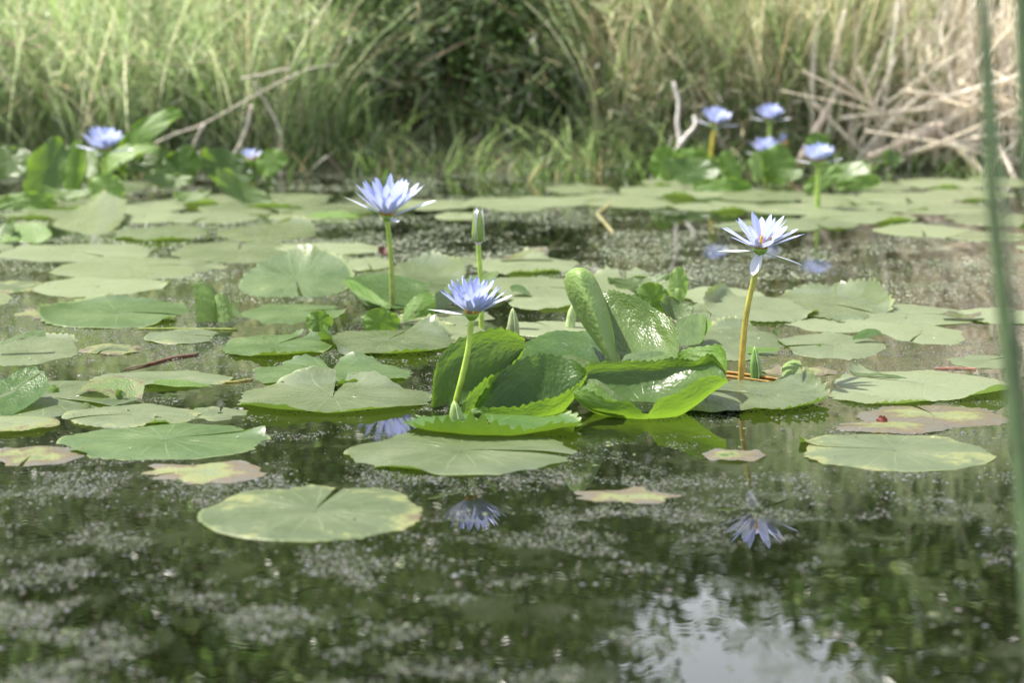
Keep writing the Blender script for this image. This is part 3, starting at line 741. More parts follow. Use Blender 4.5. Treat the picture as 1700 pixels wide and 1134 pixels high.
Fl = patch([[(868, 571, 606), (890, 560, 602), (920, 550, 599), (952, 550, 598), (978, 550, 600), (994, 563, 604), (1006, 580, 610)],
            [(866, 580, 612), (890, 572, 609), (920, 566, 607), (952, 566, 606), (978, 568, 608), (996, 578, 611), (1008, 590, 615)],
            [(864, 592, 622), (890, 590, 620), (922, 588, 618), (952, 588, 618), (980, 590, 618), (998, 597, 620), (1010, 602, 622)],
            [(862, 603, 634), (890, 606, 634), (922, 608, 634), (954, 610, 634), (982, 610, 634), (1000, 608, 632), (1012, 606, 630)]],
           nu=40, nv=90, teeth=('u0',), amp=.0045, freq=13, seed=18)
leaf_from('raised_lily_leaf', 'toothed shallow leaf with silvery glare behind the central cup leaf', [Fl], gloss=1.0, tone=0)
lip = patch([[(1028, 593, 642), (1050, 586, 642), (1078, 583, 642), (1102, 585, 642)], [(1030, 600, 646), (1050, 596, 647), (1078, 594, 647), (1100, 590, 646)]], nu=8, nv=30, seed=19)
leaf_from('leaf_lip', 'narrow dark leaf lip wedged between glaring leaf and big bowl', [lip], gloss=.4)
Q = patch([[(925, 592, 652), (950, 590, 650), (972, 598, 650), (985, 606, 652)], [(930, 605, 656), (952, 606, 656), (972, 612, 657), (985, 618, 658)]], nu=10, nv=30, teeth=('u0',), amp=.003, freq=6, seed=21)
leaf_from('leaf_lip', 'yellow-green leaf rim peeping over the central cup leaf', [Q], gloss=.4, tone=.3)
# curled leaf right of the glaring one
Gq = patch([[(1124, 532, 572), (1140, 525, 568), (1162, 521, 566), (1172, 524, 570)],
            [(1122, 548, 578), (1140, 545, 576), (1160, 546, 575), (1172, 545, 578)],
            [(1124, 572, 588), (1140, 574, 588), (1156, 572, 588), (1166, 570, 588)]], nu=30, nv=40, teeth=('u0',), amp=.003, freq=8, seed=23)
Gr = patch([[(1172, 524, 570), (1176, 530, 572), (1182, 536, 575)], [(1170, 545, 576), (1174, 548, 578), (1178, 548, 580)], [(1160, 572, 588), (1164, 568, 588), (1168, 560, 587)]], nu=24, nv=20, teeth=('v1',), amp=.002, freq=6, under=True, seed=24)
leaf_from('raised_lily_leaf', 'small curled leaf with turned back rim left of the amber stalk', [Gq, Gr], gloss=.9, tone=.4)
stand('round toothed leaf standing behind the glaring upright leaf', 1085, 496, 545, 66, 58, lean=10, under=True, tone=.3, cyl=.5, teeth=.06)
stand('pale toothed leaf standing highest behind the glaring leaf', 1126, 473, 520, 38, 62, rot=-8, lean=12, under=True, tone=.7, cyl=.7, teeth=.09, nt=26)
stand('small lit leaf below the highest toothed leaf', 1122, 498, 530, 34, 46, rot=-20, lean=20, under=True, tone=.7, cyl=.7)
stand('dull leaf hump sloping right of the glaring leaf', 1120, 512, 548, 70, 40, rot=-25, lean=45, tone=.3, gloss=.6, cyl=.9)
stand('shiny pad flap behind and above the glaring leaf', 1060, 472, 500, 110, 34, rot=5, lean=50, tone=.3, gloss=.9, cyl=.6)

# upright and folded leaves left of centre
stand('round squat leaf standing in water just left of the tall stalk base', 633, 534, 553, 67, 46, lean=8, under=True, tone=.2, cyl=.5, teeth=.02)
stand('small square leaf standing in water left of the round squat one', 529, 533, 549, 54, 40, rot=-3, lean=8, under=True, tone=.35, cyl=.9, teeth=.02)
raised = patch([[(668, 524, 535), (676, 505, 533), (694, 490, 532), (722, 486, 531)],
                [(668, 530, 536), (682, 518, 535), (702, 508, 534), (723, 505, 533)],
                [(668, 536, 537), (686, 530, 536), (704, 526, 535), (722, 522, 534)]], nu=20, nv=40, teeth=('u0',), amp=.0025, freq=8, under=True, seed=26)
leaf_from('raised_lily_leaf', 'half raised leaf edge right of the tall stalk base', [raised], tone=.2)
tri = patch([[(570, 464, 500), (588, 466, 500), (612, 480, 505), (636, 498, 512), (650, 506, 515)],
             [(576, 474, 505), (594, 486, 508), (614, 500, 512), (634, 508, 514), (648, 511, 515)],
             [(580, 480, 508), (598, 498, 510), (612, 508, 512), (632, 511, 514), (648, 513, 516)]], nu=20, nv=50, teeth=('u0',), amp=.002, freq=10, under=True, seed=28)
leaf_from('raised_lily_leaf', 'folded green leaf underside left of the tall stalk', [tri], tone=.25)
gl = patch([[(574, 462, 492), (600, 458, 490), (640, 455, 490), (680, 462, 492), (712, 470, 495)],
            [(590, 480, 502), (615, 478, 500), (645, 480, 500), (680, 484, 500), (712, 486, 502)],
            [(612, 502, 514), (635, 508, 514), (655, 512, 515), (675, 510, 514), (690, 500, 512)]], nu=30, nv=60, teeth=('u0',), amp=.002, freq=14, seed=29)
leaf_from('raised_lily_leaf', 'dished leaf with white glints right behind the tall stalk', [gl], gloss=1, tone=.05)
fold1 = patch([[(321, 470, 532), (334, 474, 531), (348, 480, 530), (356, 490, 530)],
               [(323, 500, 534), (338, 502, 533), (352, 505, 532), (362, 508, 531)],
               [(327, 540, 536), (342, 542, 535), (358, 541, 534), (366, 538, 533)]], nu=30, nv=30, teeth=('u0',), amp=.003, freq=6, under=True, seed=31)
fold2 = patch([[(356, 492, 532), (366, 488, 531), (376, 492, 530), (386, 510, 530)],
               [(360, 512, 534), (370, 510, 533), (380, 514, 532), (388, 524, 531)],
               [(362, 541, 536), (372, 541, 536), (382, 540, 535), (388, 538, 534)]], nu=30, nv=30, teeth=('u0',), amp=.003, freq=5, under=True, seed=32)
fold3 = patch([[(326, 468, 526), (345, 470, 525), (362, 488, 525), (380, 500, 524), (412, 534, 528)],
               [(330, 490, 528), (350, 500, 528), (368, 510, 527), (386, 522, 528), (412, 536, 529)]], nu=12, nv=40, teeth=('u0',), amp=.003, freq=12, seed=33)
leaf_from('raised_lily_leaf', 'bright green folded leaf standing alone on the left', [fold1, fold2, fold3], gloss=.5, tone=.75)
lf = patch([[(-20, 640, 668), (10, 628, 664), (38, 612, 660), (62, 608, 658)], [(-20, 652, 672), (10, 640, 668), (40, 630, 664), (66, 616, 661)], [(-20, 662, 676), (12, 652, 672), (42, 634, 668), (70, 616, 664)]], nu=20, nv=50, teeth=('u0',), amp=.002, freq=6, seed=35)
lf2 = patch([[(-20, 668, 678), (20, 652, 672), (50, 632, 667), (72, 616, 664)], [(-10, 680, 686), (25, 668, 680), (58, 650, 674), (80, 630, 668)], [(0, 696, 695), (30, 684, 690), (62, 664, 682), (82, 642, 674)]], nu=24, nv=50, seed=36)
leaf_from('raised_lily_leaf', 'dark shiny curled leaf at the left picture edge', [lf, lf2], gloss=.7, tone=0, wear=.05)
lp = patch([[(-5, 574, 590), (20, 560, 588), (45, 551, 587), (75, 547, 586)], [(-4, 577, 592), (22, 566, 591), (46, 560, 590), (76, 559, 589)]], nu=10, nv=40, seed=37)
leaf_from('leaf_lip', 'long thin green leaf lip bridging the left edge pad', [lp], tone=.1)
dk = patch([[(256, 632, 644), (290, 630, 643), (322, 634, 644), (352, 640, 645)], [(254, 637, 647), (290, 642, 648), (322, 642, 648), (352, 642, 647)]], nu=8, nv=30, under=True, seed=38)
leaf_from('leaf_lip', 'dark green lip right of the torn folded leaf', [dk], tone=0)
torn = patch([[(128, 652, 660), (142, 636, 652), (165, 628, 648), (198, 624, 645), (218, 627, 646), (238, 632, 650)],
              [(134, 650, 662), (150, 642, 657), (178, 640, 654), (204, 636, 651), (224, 640, 652), (240, 640, 655)],
              [(148, 649, 664), (166, 652, 664), (186, 662, 664), (208, 668, 665), (226, 671, 665), (234, 670, 665)]], nu=26, nv=50, teeth=('u1',), amp=.005, freq=9, seed=39)
leaf_from('torn_lily_leaf', 'torn pale folded leaf with brown scorched patch', [torn], wear=.66, tone=1.0, gloss=.35)
lime = patch([[(0, 402, 404), (10, 385, 402), (34, 373, 400), (66, 371, 400), (85, 384, 402)], [(4, 404, 406), (20, 400, 405), (40, 402, 405), (66, 403, 405), (86, 392, 404)]], nu=14, nv=40, under=True, seed=40)
leaf_from('raised_lily_leaf', 'lime green upright leaf lip at the far left picture edge', [lime], tone=.4)
stand('white glinting leaf behind the lime leaf, left picture edge', 5, 386, 402, 60, 40, rot=30, lean=45, gloss=1, tone=.4)
lime2 = patch([[(512, 356, 361), (545, 351, 360), (570, 350, 360), (596, 358, 361)], [(512, 361, 363), (545, 362, 363), (570, 362, 363), (596, 361, 363)]], nu=6, nv=30, under=True, seed=41)
leaf_from('leaf_lip', 'lime green pad lip just left of the tall flower head', [lime2], tone=.4)
lipr = patch([[(1415, 562, 572), (1424, 553, 569), (1440, 546, 567), (1458, 548, 567), (1464, 554, 569)], [(1416, 564, 573), (1428, 563, 573), (1440, 561, 572), (1455, 556, 571), (1464, 556, 570)]], nu=10, nv=40, seed=42)
leaf_from('leaf_lip', 'small dark green folded lip between the right pads', [lipr], tone=0)
lipd = patch([[(846, 476, 492), (856, 472, 490), (870, 476, 490), (884, 492, 494)], [(850, 484, 494), (858, 484, 494), (870, 488, 495), (884, 494, 496)]], nu=10, nv=30, seed=43)
leaf_from('leaf_lip', 'dark arched leaf lip behind the central flower', [lipd], tone=0)
lips = patch([[(1240, 576, 588), (1262, 577, 588), (1296, 578, 588)], [(1240, 587, 592), (1262, 586, 592), (1290, 583, 591)]], nu=8, nv=24, under=True, seed=44)
leaf_from('leaf_lip', 'bright green leaf lip just behind the pointed bud by the amber stalk', [lips], tone=.2)
rl = patch([[(1406, 612, 628), (1425, 619, 630), (1465, 620, 632), (1500, 626, 634), (1528, 638, 638)], [(1408, 614, 629), (1425, 624, 632), (1462, 624, 634), (1498, 631, 636), (1528, 638, 639)]], nu=6, nv=40, seed=45)
leaf_from('leaf_lip', 'thin curled green lip along the back of the long right pad', [rl], tone=.3)
brn = patch([[(828, 428, 436), (848, 424, 434), (868, 416, 433), (892, 410, 433), (909, 410, 434)], [(832, 431, 438), (850, 430, 437), (870, 426, 436), (892, 417, 436), (911, 422, 437)]], nu=10, nv=40, teeth=('u0',), amp=.003, freq=7, seed=46)
leaf_from('dried_leaf_flap', 'brown and orange dried leaf flap on the sunlit pad behind the bud', [brn], wear=.85, tone=.5)
brn = patch([[(1560, 521, 532), (1580, 516, 531), (1600, 522, 531), (1630, 518, 532)], [(1565, 523, 535), (1585, 527, 535), (1605, 530, 535), (1628, 524, 535)]], nu=10, nv=30, teeth=('u0',), amp=.004, freq=6, seed=47)
leaf_from('dried_leaf_flap', 'orange dry leaf scrap on the sunlit far right pad', [brn], wear=.9, tone=.5)
for i, (x, y, s, lb) in enumerate([(142, 680, 18, 'brown rotten scrap on the pads by the left edge'), (262, 699, 12, 'tiny orange torn corner on the yellowing left pad'), (90, 655, 22, 'small green torn leaf piece on the left edge pad'), (1290, 557, 16, 'small green leaf scrap right of the amber stalk'), (1360, 578, 10, 'tiny green scrap on the pad before the folded lip'), (200, 664, 22, 'green torn corner below the scorched folded leaf'), (1465, 705, 22, 'dark red curled dead bud on the brown leaf strip'), (637, 424, 22, 'small reddish curled leaf behind the tall stalk')]):
    red = i in (6, 7)
    sc = stand(lb, x, y - s * .35, y, s * 1.3, s * .8, rot=10 - 20 * (i % 3), lean=40, under=i % 2 == 0, wear=(.75 if i in (0, 1) else 0), tone=.2, cyl=1.4, teeth=.25, nt=9, na=60, name='leaf_scrap')
    sc['category'] = 'leaf scrap'
    if red:
        sc.data.materials.clear(); sc.data.materials.append(M_STRAW)
        a = sc.data.color_attributes.new('col', 'FLOAT_COLOR', 'POINT')
        c = np.tile(np.array((.14, .025, .012, 1) if i == 6 else (.12, .05, .035, 1), dtype=np.float32), len(sc.data.vertices)); a.data.foreach_set('color', c)
# clump of leaves on the far left
stand('broad dark green leaf standing at far left behind the blue flower', 78, 282, 338, 76, 120, rot=-22, lean=12, tone=.1, gloss=.4, cyl=.9)
stand('lit green side of the leaf pair under the far left flower', 122, 285, 334, 40, 106, rot=-8, lean=10, under=True, tone=.5, cyl=.8)
stand('white glinting upright leaf under the far left flower', 148, 272, 330, 40, 62, rot=8, lean=40, tone=.6, gloss=1, cyl=.8)
stand('long leaf reaching up to the right above the far left clump', 232, 225, 325, 170, 44, rot=44, lean=30, under=True, tone=.25, cyl=.9)
stand('second long leaf leaning right in the far left clump', 195, 262, 330, 150, 46, rot=30, lean=50, under=True, tone=.55, cyl=.6)
stand('toothed grey leaf leaning over the dark gap, far left', 250, 268, 325, 80, 34, rot=28, lean=30, tone=.2, gloss=.6, teeth=.09)
stand('dark shaded leaf in the middle of the far left clump', 300, 275, 322, 90, 60, rot=30, lean=20, tone=0, gloss=.3, cyl=.7)
stand('silvery leaf standing at the left picture edge', 12, 268, 330, 90, 60, rot=-6, lean=30, tone=.3, gloss=.9)
stand('large dull leaf behind the small left flower', 380, 278, 318, 110, 60, rot=-15, lean=25, tone=.05, gloss=.5, cyl=.6)
stand('bright green small leaf by the small left flower', 450, 268, 322, 60, 44, rot=20, lean=20, under=True, tone=.4)
stand('grey green leaf sloping under the small left flower', 400, 318, 340, 120, 44, rot=-32, lean=40, tone=.3, gloss=.7)
stand('yellow-green leaf base under the far left clump', 175, 312, 342, 70, 50, rot=12, lean=15, under=True, tone=.6)
stand('low lime leaf row at the far left edge', 40, 334, 348, 120, 34, rot=4, lean=20, under=True, tone=.45)
stand('pale green leaf in front of the far left clump', 110, 322, 345, 100, 26, rot=-4, lean=55, tone=.5, gloss=.7)
stand('small lit leaf right of the dark gap, far left', 280, 300, 330, 90, 26, rot=-4, lean=35, tone=.6, gloss=.6)
stand('white edged curled leaf in front of the dark gap, far left', 318, 326, 342, 70, 22, rot=2, lean=45, tone=.8, gloss=.6)
# clump on the far right
stand('bright green leaf behind the bare forked twig', 1106, 272, 312, 60, 60, rot=15, lean=15, under=True, tone=.3)
stand('silver grey leaf right of the forked twig', 1148, 284, 315, 100, 56, rot=-6, lean=35, tone=.1, gloss=.75)
stand('green leaf top above the silver grey leaf', 1150, 262, 308, 90, 34, rot=-12, lean=25, under=True, tone=.25)
stand('upright green leaf left of the middle far flower', 1212, 276, 315, 34, 56, rot=25, lean=15, under=True, tone=.35)
stand('tall green leaf directly behind the middle far flower stem', 1290, 272, 312, 70, 70, rot=30, lean=15, under=True, tone=.35, cyl=.9)
stand('pale leaf standing left of the middle far flower stem', 1256, 276, 312, 26, 52, rot=6, lean=10, under=True, tone=.9)
stand('long bright green tilted leaf under the rightmost far flower', 1366, 298, 322, 84, 30, rot=34, lean=20, under=True, tone=.45, cyl=.5)
stand('glinting leaf behind the rightmost far flower', 1400, 288, 316, 100, 48, rot=6, lean=50, tone=.4, gloss=1)
stand('low lime leaf at the right end of the far clump', 1428, 303, 320, 86, 26, rot=8, lean=15, under=True, tone=.45)
stand('low green leaf at the foot of the far right clump', 1200, 306, 320, 110, 26, rot=2, lean=25, under=True, tone=.2)
stand('white glint leaf between the two far right clumps', 1312, 290, 316, 44, 28, rot=0, lean=50, tone=.5, gloss=1)
stand('green leaf half hidden among dead reeds, far right', 1480, 262, 300, 40, 30, rot=-20, lean=20, tone=.1, gloss=.7)
stand('green leaf peeping behind the rightmost far flower', 1358, 238, 300, 44, 40, rot=10, lean=15, under=True, tone=.2)

# ------------------------------------------------------------------ flowers
def petal_mesh(Lp, wd, az, e0, curve, cup=.35, n=12, m=7, jag=0.0, seed=0, shape=(.38, 1.0)):
    t = np.linspace(0, 1, n)
    el = R(e0) + R(curve) * t
    ds = Lp / (n - 1)
    rr_ = np.concatenate([[0], np.cumsum(np.cos(el[:-1]) * ds)]); zz = np.concatenate([[0], np.cumsum(np.sin(el[:-1]) * ds)])
    prof = (t + .06) ** .55 * (1 - t ** 3.2) ** .75
    prof = prof / prof.max() * wd / 2
    v = np.linspace(-1, 1, m)
    wx = prof[:, None] * v[None]
    lift = cup * np.abs(wx) * (1 - .4 * t[:, None])
    wob = .04 * wd * np.sin(t * 9 + seed)[:, None] * v[None]
    rr2 = rr_[:, None] - lift * np.sin(el)[:, None] + jag * Lp * (t[:, None] > .8) * np.sin(v * 9 + seed)[None] * .5
    z2 = zz[:, None] + lift * np.cos(el)[:, None] + wob
    c, s = math.cos(R(az)), math.sin(R(az))
    V = np.stack([rr2 * c - wx * s, rr2 * s + wx * c, z2], -1).reshape(-1, 3)
    uv = np.stack([np.broadcast_to(v[None], (n, m)), np.broadcast_to(t[:, None], (n, m))], -1).reshape(-1, 2)
    return V, grid_faces(n, m)[:, ::-1], uv
def rotm(ax, ay):
    return Matrix.Rotation(R(ay), 3, 'Y') @ Matrix.Rotation(R(ax), 3, 'X')
def flower(label, base, mid_pt, head, spread, height, petals=22, sep=((0, 8), (90, 10), (180, 8), (270, 10)), stem_r=.0042, tilt=(0, 0), seed=0, group=None, stem_col=((.27, .40, .06), (.30, .42, .08)), pw=.25, jag=0.0, rings=None, sep_len=1.12):
    """base, head pixels; spread / height of the petal crown in pixels"""
    g = base[1]; Y = YW(g); s = mpp(Y)
    org = W(base[0], g)
    root = empty('water_lily', org)
    tag(root, label, 'water lily', group)
    hp = P(head[0], head[1], Y)
    rs = random.Random(seed)
    ctrl = [org + np.array((0, 0, -.04))] + ([P(mid_pt[0], mid_pt[1], Y)] if mid_pt else []) + [hp - np.array((0, 0, .002))]
    pts = curve_pts(ctrl, 20) - org
    V, Fq = tube_np(pts, [stem_r * 1.15, stem_r, stem_r * .9, stem_r], 12)
    f = np.append(np.linspace(0, 1, 20).repeat(12), [0, 1])[:, None]
    link('stem', mesh_np('stem', V, Fq, np.array(stem_col[0]) * (1 - f) + np.array(stem_col[1]) * f), M_STEM, root)
    h0 = hp - org
    Mt = np.array(rotm(*tilt))
    def put(name, V, Fq, mat, uv=None, col=None, parent=root):
        return link(name, mesh_np(name, V @ Mt.T + h0, Fq, uv=uv, col=None if col is None else np.broadcast_to(np.array(col), (len(V), 3))), mat, parent)
    Lp = math.hypot(spread, height) * s
    # receptacle
    zc = np.array([0, .1, .35, .7, 1.0, 1.02]); rc = np.array([.9, 1.1, 1.7, 2.3, 2.5, .2])
    ang = np.arange(14) * 2 * math.pi / 14
    k = stem_r
    V = np.stack([(rc[:, None] * k * np.cos(ang)), (rc[:, None] * k * np.sin(ang)), np.broadcast_to((zc[:, None] * k * 2.4 - k * .8), (6, 14))], -1).reshape(-1, 3)
    put('receptacle', V, grid_faces(6, 14, True)[:, ::-1], M_STEM, col=(.17, .30, .04))
    # petals
    rings = rings or ((.42, 32, 16, 1.0), (.33, 47, 12, .98), (.25, 62, 10, .93))
    zoff = k * 1.2
    for fr, e0, cv, ln in rings:
        nn = max(3, round(petals * fr)); a0 = rs.uniform(0, 360)
        for q in range(nn):
            V, Fq, uv = petal_mesh(Lp * ln * rs.uniform(.92, 1.06), Lp * pw * rs.uniform(.85, 1.2), a0 + 360 * q / nn + rs.uniform(-5, 5), e0 + rs.uniform(-5, 6), cv, jag=jag, seed=rs.random() * 9)
            V = V + np.array((0, 0, zoff))
            put('petal', V, Fq, M_PETAL, uv=uv)
    for az, e0, *more in sep:
        lf_ = more[0] if more else 1.0
        V, Fq, uv = petal_mesh(Lp * sep_len * lf_, Lp * (.19 if lf_ == 1 else .26), az, e0, 8, cup=.5, n=14)
        V = V + np.array((0, 0, k * .5))
        put('sepal', V, Fq, M_SEPAL, uv=uv)
    # stamens
    mb = MB()
    for q in range(34):
        a = rs.uniform(0, 2 * math.pi); rr0 = k * rs.uniform(.6, 2.0); hh = Lp * rs.uniform(.26, .40); o_ = rs.uniform(.1, .5)
        p0 = np.array((math.cos(a) * rr0, math.sin(a) * rr0, zoff)); p1 = p0 + np.array((math.cos(a) * hh * o_, math.sin(a) * hh * o_, hh))
        V, Fq = tube_np([p0, (p0 + p1) / 2, p1], [.0012, .0012, .0007], 6)
        mb.add(V @ Mt.T + h0, Fq, (.75, .42, .06))
    mb.build('stamens', M_STEM, root)
    return root
flower('tall blue water lily on an upright stalk, left of the green bud', (652, 512), (649, 430), (643, 364), 54, 55, 30, sep=((12, 16), (80, 12), (188, 22), (285, 4)), stem_r=.0057, seed=3, tilt=(6, 2), pw=.175,
       stem_col=((.20, .22, .06), (.26, .40, .05)))
flower('feathery blue water lily on a curved stalk in the very centre', (746, 672), (775, 592), (783, 528), 50, 45, 38, sep=((16, 24), (100, 10), (178, 2), (75, 6)), stem_r=.0052, seed=5, tilt=(5, 3), pw=.18, jag=.05, sep_len=1.15,
       rings=((.42, 30, 14, 1.0), (.33, 45, 12, 1.0), (.25, 62, 8, .95)), stem_col=((.30, .42, .05), (.32, .44, .08)))
flower('wide open blue water lily on the amber leaning stalk', (1228, 634), (1238, 530), (1262, 420), 61, 42, 22, sep=((180, -6), (0, -20), (90, 10), (245, -55, .62)), stem_r=.0054, seed=8, tilt=(4, 2), pw=.185, sep_len=1.02,
       rings=((.5, 22, 8, 1.05), (.3, 44, 6, .95), (.2, 66, 6, .85)), stem_col=((.46, .27, .05), (.30, .36, .06)))
flower('blue water lily in the far left leaf clump', (178, 334), None, (172, 256), 37, 25, 34, stem_r=.009, seed=12, tilt=(14, 4), pw=.25)
flower('small half open blue water lily against the left grasses', (416, 318), None, (418, 272), 17, 20, 14, stem_r=.008, seed=14, pw=.22, stem_col=((.5, .34, .04), (.35, .38, .06)))
flower('leftmost of the far right blue lilies, just right of the forked twig', (1172, 303), None, (1186, 212), 28, 21, 30, stem_r=.008, seed=16, tilt=(16, 8), pw=.25, stem_col=((.4, .40, .05), (.5, .40, .06)))
flower('highest blue lily of the far right group', (1282, 300), None, (1277, 204), 26, 19, 30, stem_r=.007, seed=18, tilt=(10, 2), pw=.25)
flower('low blue lily in front of the tall green leaf, far right group', (1272, 302), None, (1272, 262), 30, 19, 30, stem_r=.008, seed=20, tilt=(8, 0), pw=.25)
flower('rightmost blue lily of the far right group, over a tilted leaf', (1358, 346), None, (1358, 275), 31, 21, 30, stem_r=.008, seed=22, tilt=(8, -2), pw=.25)
flower('small narrow blue lily behind the low far right flower', (1300, 300), None, (1300, 244), 8, 18, 8, stem_r=.006, seed=24, pw=.3, rings=((.6, 68, 4, 1), (.4, 80, 2, 1)), sep=((20, 60), (200, 60)))

# buds
def lathe(prof, n=20, ridge=0, amp=.0):
    zc = np.array([p[1] for p in prof]); rc = np.array([p[0] for p in prof])
    ang = np.arange(n) * 2 * math.pi / n
    rad = rc[:, None] * (1 + amp * np.cos(ridge * ang)[None])
    V = np.stack([rad * np.cos(ang), rad * np.sin(ang), np.broadcast_to(zc[:, None], rad.shape)], -1).reshape(-1, 3)
    return V, grid_faces(len(prof), n, True)[:, ::-1]
Y = YW(546); s = mpp(Y); org = W(800, 546)
bud = empty('lily_bud', org); tag(bud, 'tall green lily bud with violet white tip on a straight stalk', 'lily bud')
hp = P(794, 404, Y)
pts = curve_pts([org - np.array((0, 0, .04)), P(798, 470, Y), hp], 18) - org
V, Fq = tube_np(pts, [.0058, .0052, .0048], 12); link('stem', mesh_np('stem', V, Fq, np.full((len(V), 3), (.33, .46, .08))), M_STEM, bud)
h0 = hp - org; hb = 60 * s
V, Fq = lathe([(.0045, -.003), (.0085, .002), (.0118, .010), (.0125, .020), (.0115, .035), (.0098, .05), (.0085, .062), (.0072, hb - .002), (.0015, hb)], 20, 10, .06)
link('petal_core', mesh_np('petal_core', V * .92 + h0, Fq, np.full((len(V), 3), (.66, .56, .74))), M_STEM, bud)
for az in (-68, 22, 112, 202):
    t = np.linspace(0, 1, 14); wdt = (.82 * (1 - t ** 2.2) ** .8 + .02)
    prof = np.interp(t * hb * 1.0, [0, .004, .012, .022, .04, .06, hb], [.0055, .0100, .0128, .0134, .0120, .0100, .0084])
    v = np.linspace(-1, 1, 9)
    aa = R(az) + v[None] * wdt[:, None] * 1.25
    V = np.stack([prof[:, None] * np.cos(aa), prof[:, None] * np.sin(aa), np.broadcast_to((t * hb)[:, None], aa.shape)], -1).reshape(-1, 3) + h0
    uv = np.stack([np.broadcast_to(v[None], aa.shape), np.broadcast_to(t[:, None], aa.shape)], -1).reshape(-1, 2)
    link('sepal', mesh_np('sepal', V, grid_faces(14, 9)[:, ::-1], uv=uv), M_SEPAL, bud)
def spike(label, px, base, top, w, col, lean=0, name='emerging_bud'):
    Y = YW(base); s = mpp(Y); h = (base - top) * s; r = w / 2 * s
    org = W(px, base)
    prof = [(r * .95, -.02), (r, .0), (r * 1.0, h * .2), (r * .92, h * .42), (r * .74, h * .64), (r * .48, h * .84), (r * .22, h * .96), (r * .03, h)]
    V, Fq = lathe(prof, 24, 3, .10)
    V[:, 0] += np.maximum(V[:, 2], 0) * math.tan(R(lean))
    z = np.clip(V[:, 2:] / h, 0, 1)
    o = link(name, mesh_np(name, V, Fq, np.array(col) * (1 - .0 * z)), M_STEM)
    o.location = org; tag(o, label, 'lily bud')
    # raised midrib of the outer scale
    pts = [(math.cos(R(-70)) * r * k_ * 1.05 + max(zz, 0) * math.tan(R(lean)), math.sin(R(-70)) * r * k_ * 1.05, zz) for k_, zz in ((1, -.01), (1, h * .2), (.92, h * .42), (.74, h * .64), (.48, h * .84), (.1, h))]
    V, Fq = tube_np(curve_pts(pts, 14), [r * .12, r * .10, r * .05], 6)
    link('scale_edge', mesh_np('scale_edge', V, Fq, np.full((len(V), 3), (.42, .52, .22))), M_STEM, o)
spike('grey green pointed bud poking up behind the taco leaf', 851, 560, 511, 21, (.24, .30, .13))
spike('short pointed green bud at the foot of the curved stalk', 758, 704, 665, 25, (.20, .30, .08), lean=-6)
spike('slim pointed green bud right of the amber stalk base', 1255, 626, 575, 20, (.15, .28, .06), lean=-4)
tip = patch([[(700, 512, 520), (715, 492, 514), (745, 475, 508), (785, 458, 502), (827, 449, 498)], [(712, 512, 522), (735, 500, 516), (765, 486, 510), (798, 472, 504), (827, 450, 499)], [(715, 518, 524), (745, 505, 518), (775, 490, 512), (806, 478, 506), (828, 455, 500)]], nu=12, nv=40, seed=50)
leaf_from('rolled_lily_leaf', 'pale pointed rolled leaf behind the central flower and bud stalk', [tip], tone=.9, gloss=.4)
yl = patch([[(1298, 625, 640), (1300, 606, 636), (1315, 598, 634), (1328, 599, 635)], [(1304, 632, 642), (1308, 618, 640), (1318, 608, 638), (1331, 606, 637)], [(1312, 634, 643), (1318, 630, 642), (1326, 622, 641), (1331, 612, 640)]], nu=20, nv=24, under=True, seed=51)
leaf_from('rolled_lily_leaf', 'young yellow-green rolled leaf right of the slim bud', [yl], tone=.8)
# stalks lying on the water
def lying(label, pts, r, col, mat=None, cat='plant stalk', name='floating_stalk', zz=.002):
    pp = curve_pts([W(a, b) + np.array((0, 0, zz)) for a, b in pts], 16)
    V, Fq = tube_np(pp, r, 7)
    o = link(name, mesh_np(name, V - pp[0], Fq, np.full((len(V), 3), col)), mat or M_STRAW); o.location = pp[0]
    tag(o, label, cat)
lying('reddish curved reed blade lying on the water, left of the pads', [(200, 616), (240, 608), (285, 596), (330, 589)], [.0008, .0014, .0026, .003, .0015], (.24, .15, .11))
lying('thin amber stalk on the water crossing behind the slim bud', [(1205, 619), (1250, 625), (1296, 632)], .0022, (.42, .26, .07))
lying('second thin amber stalk just in front of the other', [(1206, 626), (1245, 631), (1280, 636)], .0016, (.42, .28, .08))
lying('pale horizontal stalk floating right of the round squat leaf', [(665, 527), (720, 526), (775, 522)], .0045, (.42, .44, .24))
lying('thin pale stalk curving before the horizontal stalk', [(665, 532), (710, 533), (755, 542)], .003, (.38, .42, .22))
lying('thin yellow-green stalk floating in front of the dish-shaped pad', [(230, 547), (290, 547), (395, 548)], .0016, (.35, .42, .12))
lying('thin straw on the water right of the torn leaf', [(340, 634), (380, 636), (420, 631)], .0014, (.42, .38, .16))
lying('thin pink stem afloat in open water, right side', [(1552, 613), (1600, 613), (1620, 614)], .0015, (.50, .26, .20))
lying('forked water weed stem with pink tips behind the bud', [(1020, 333), (1005, 345), (992, 356), (1000, 366), (1018, 388)], .004, (.45, .42, .22))

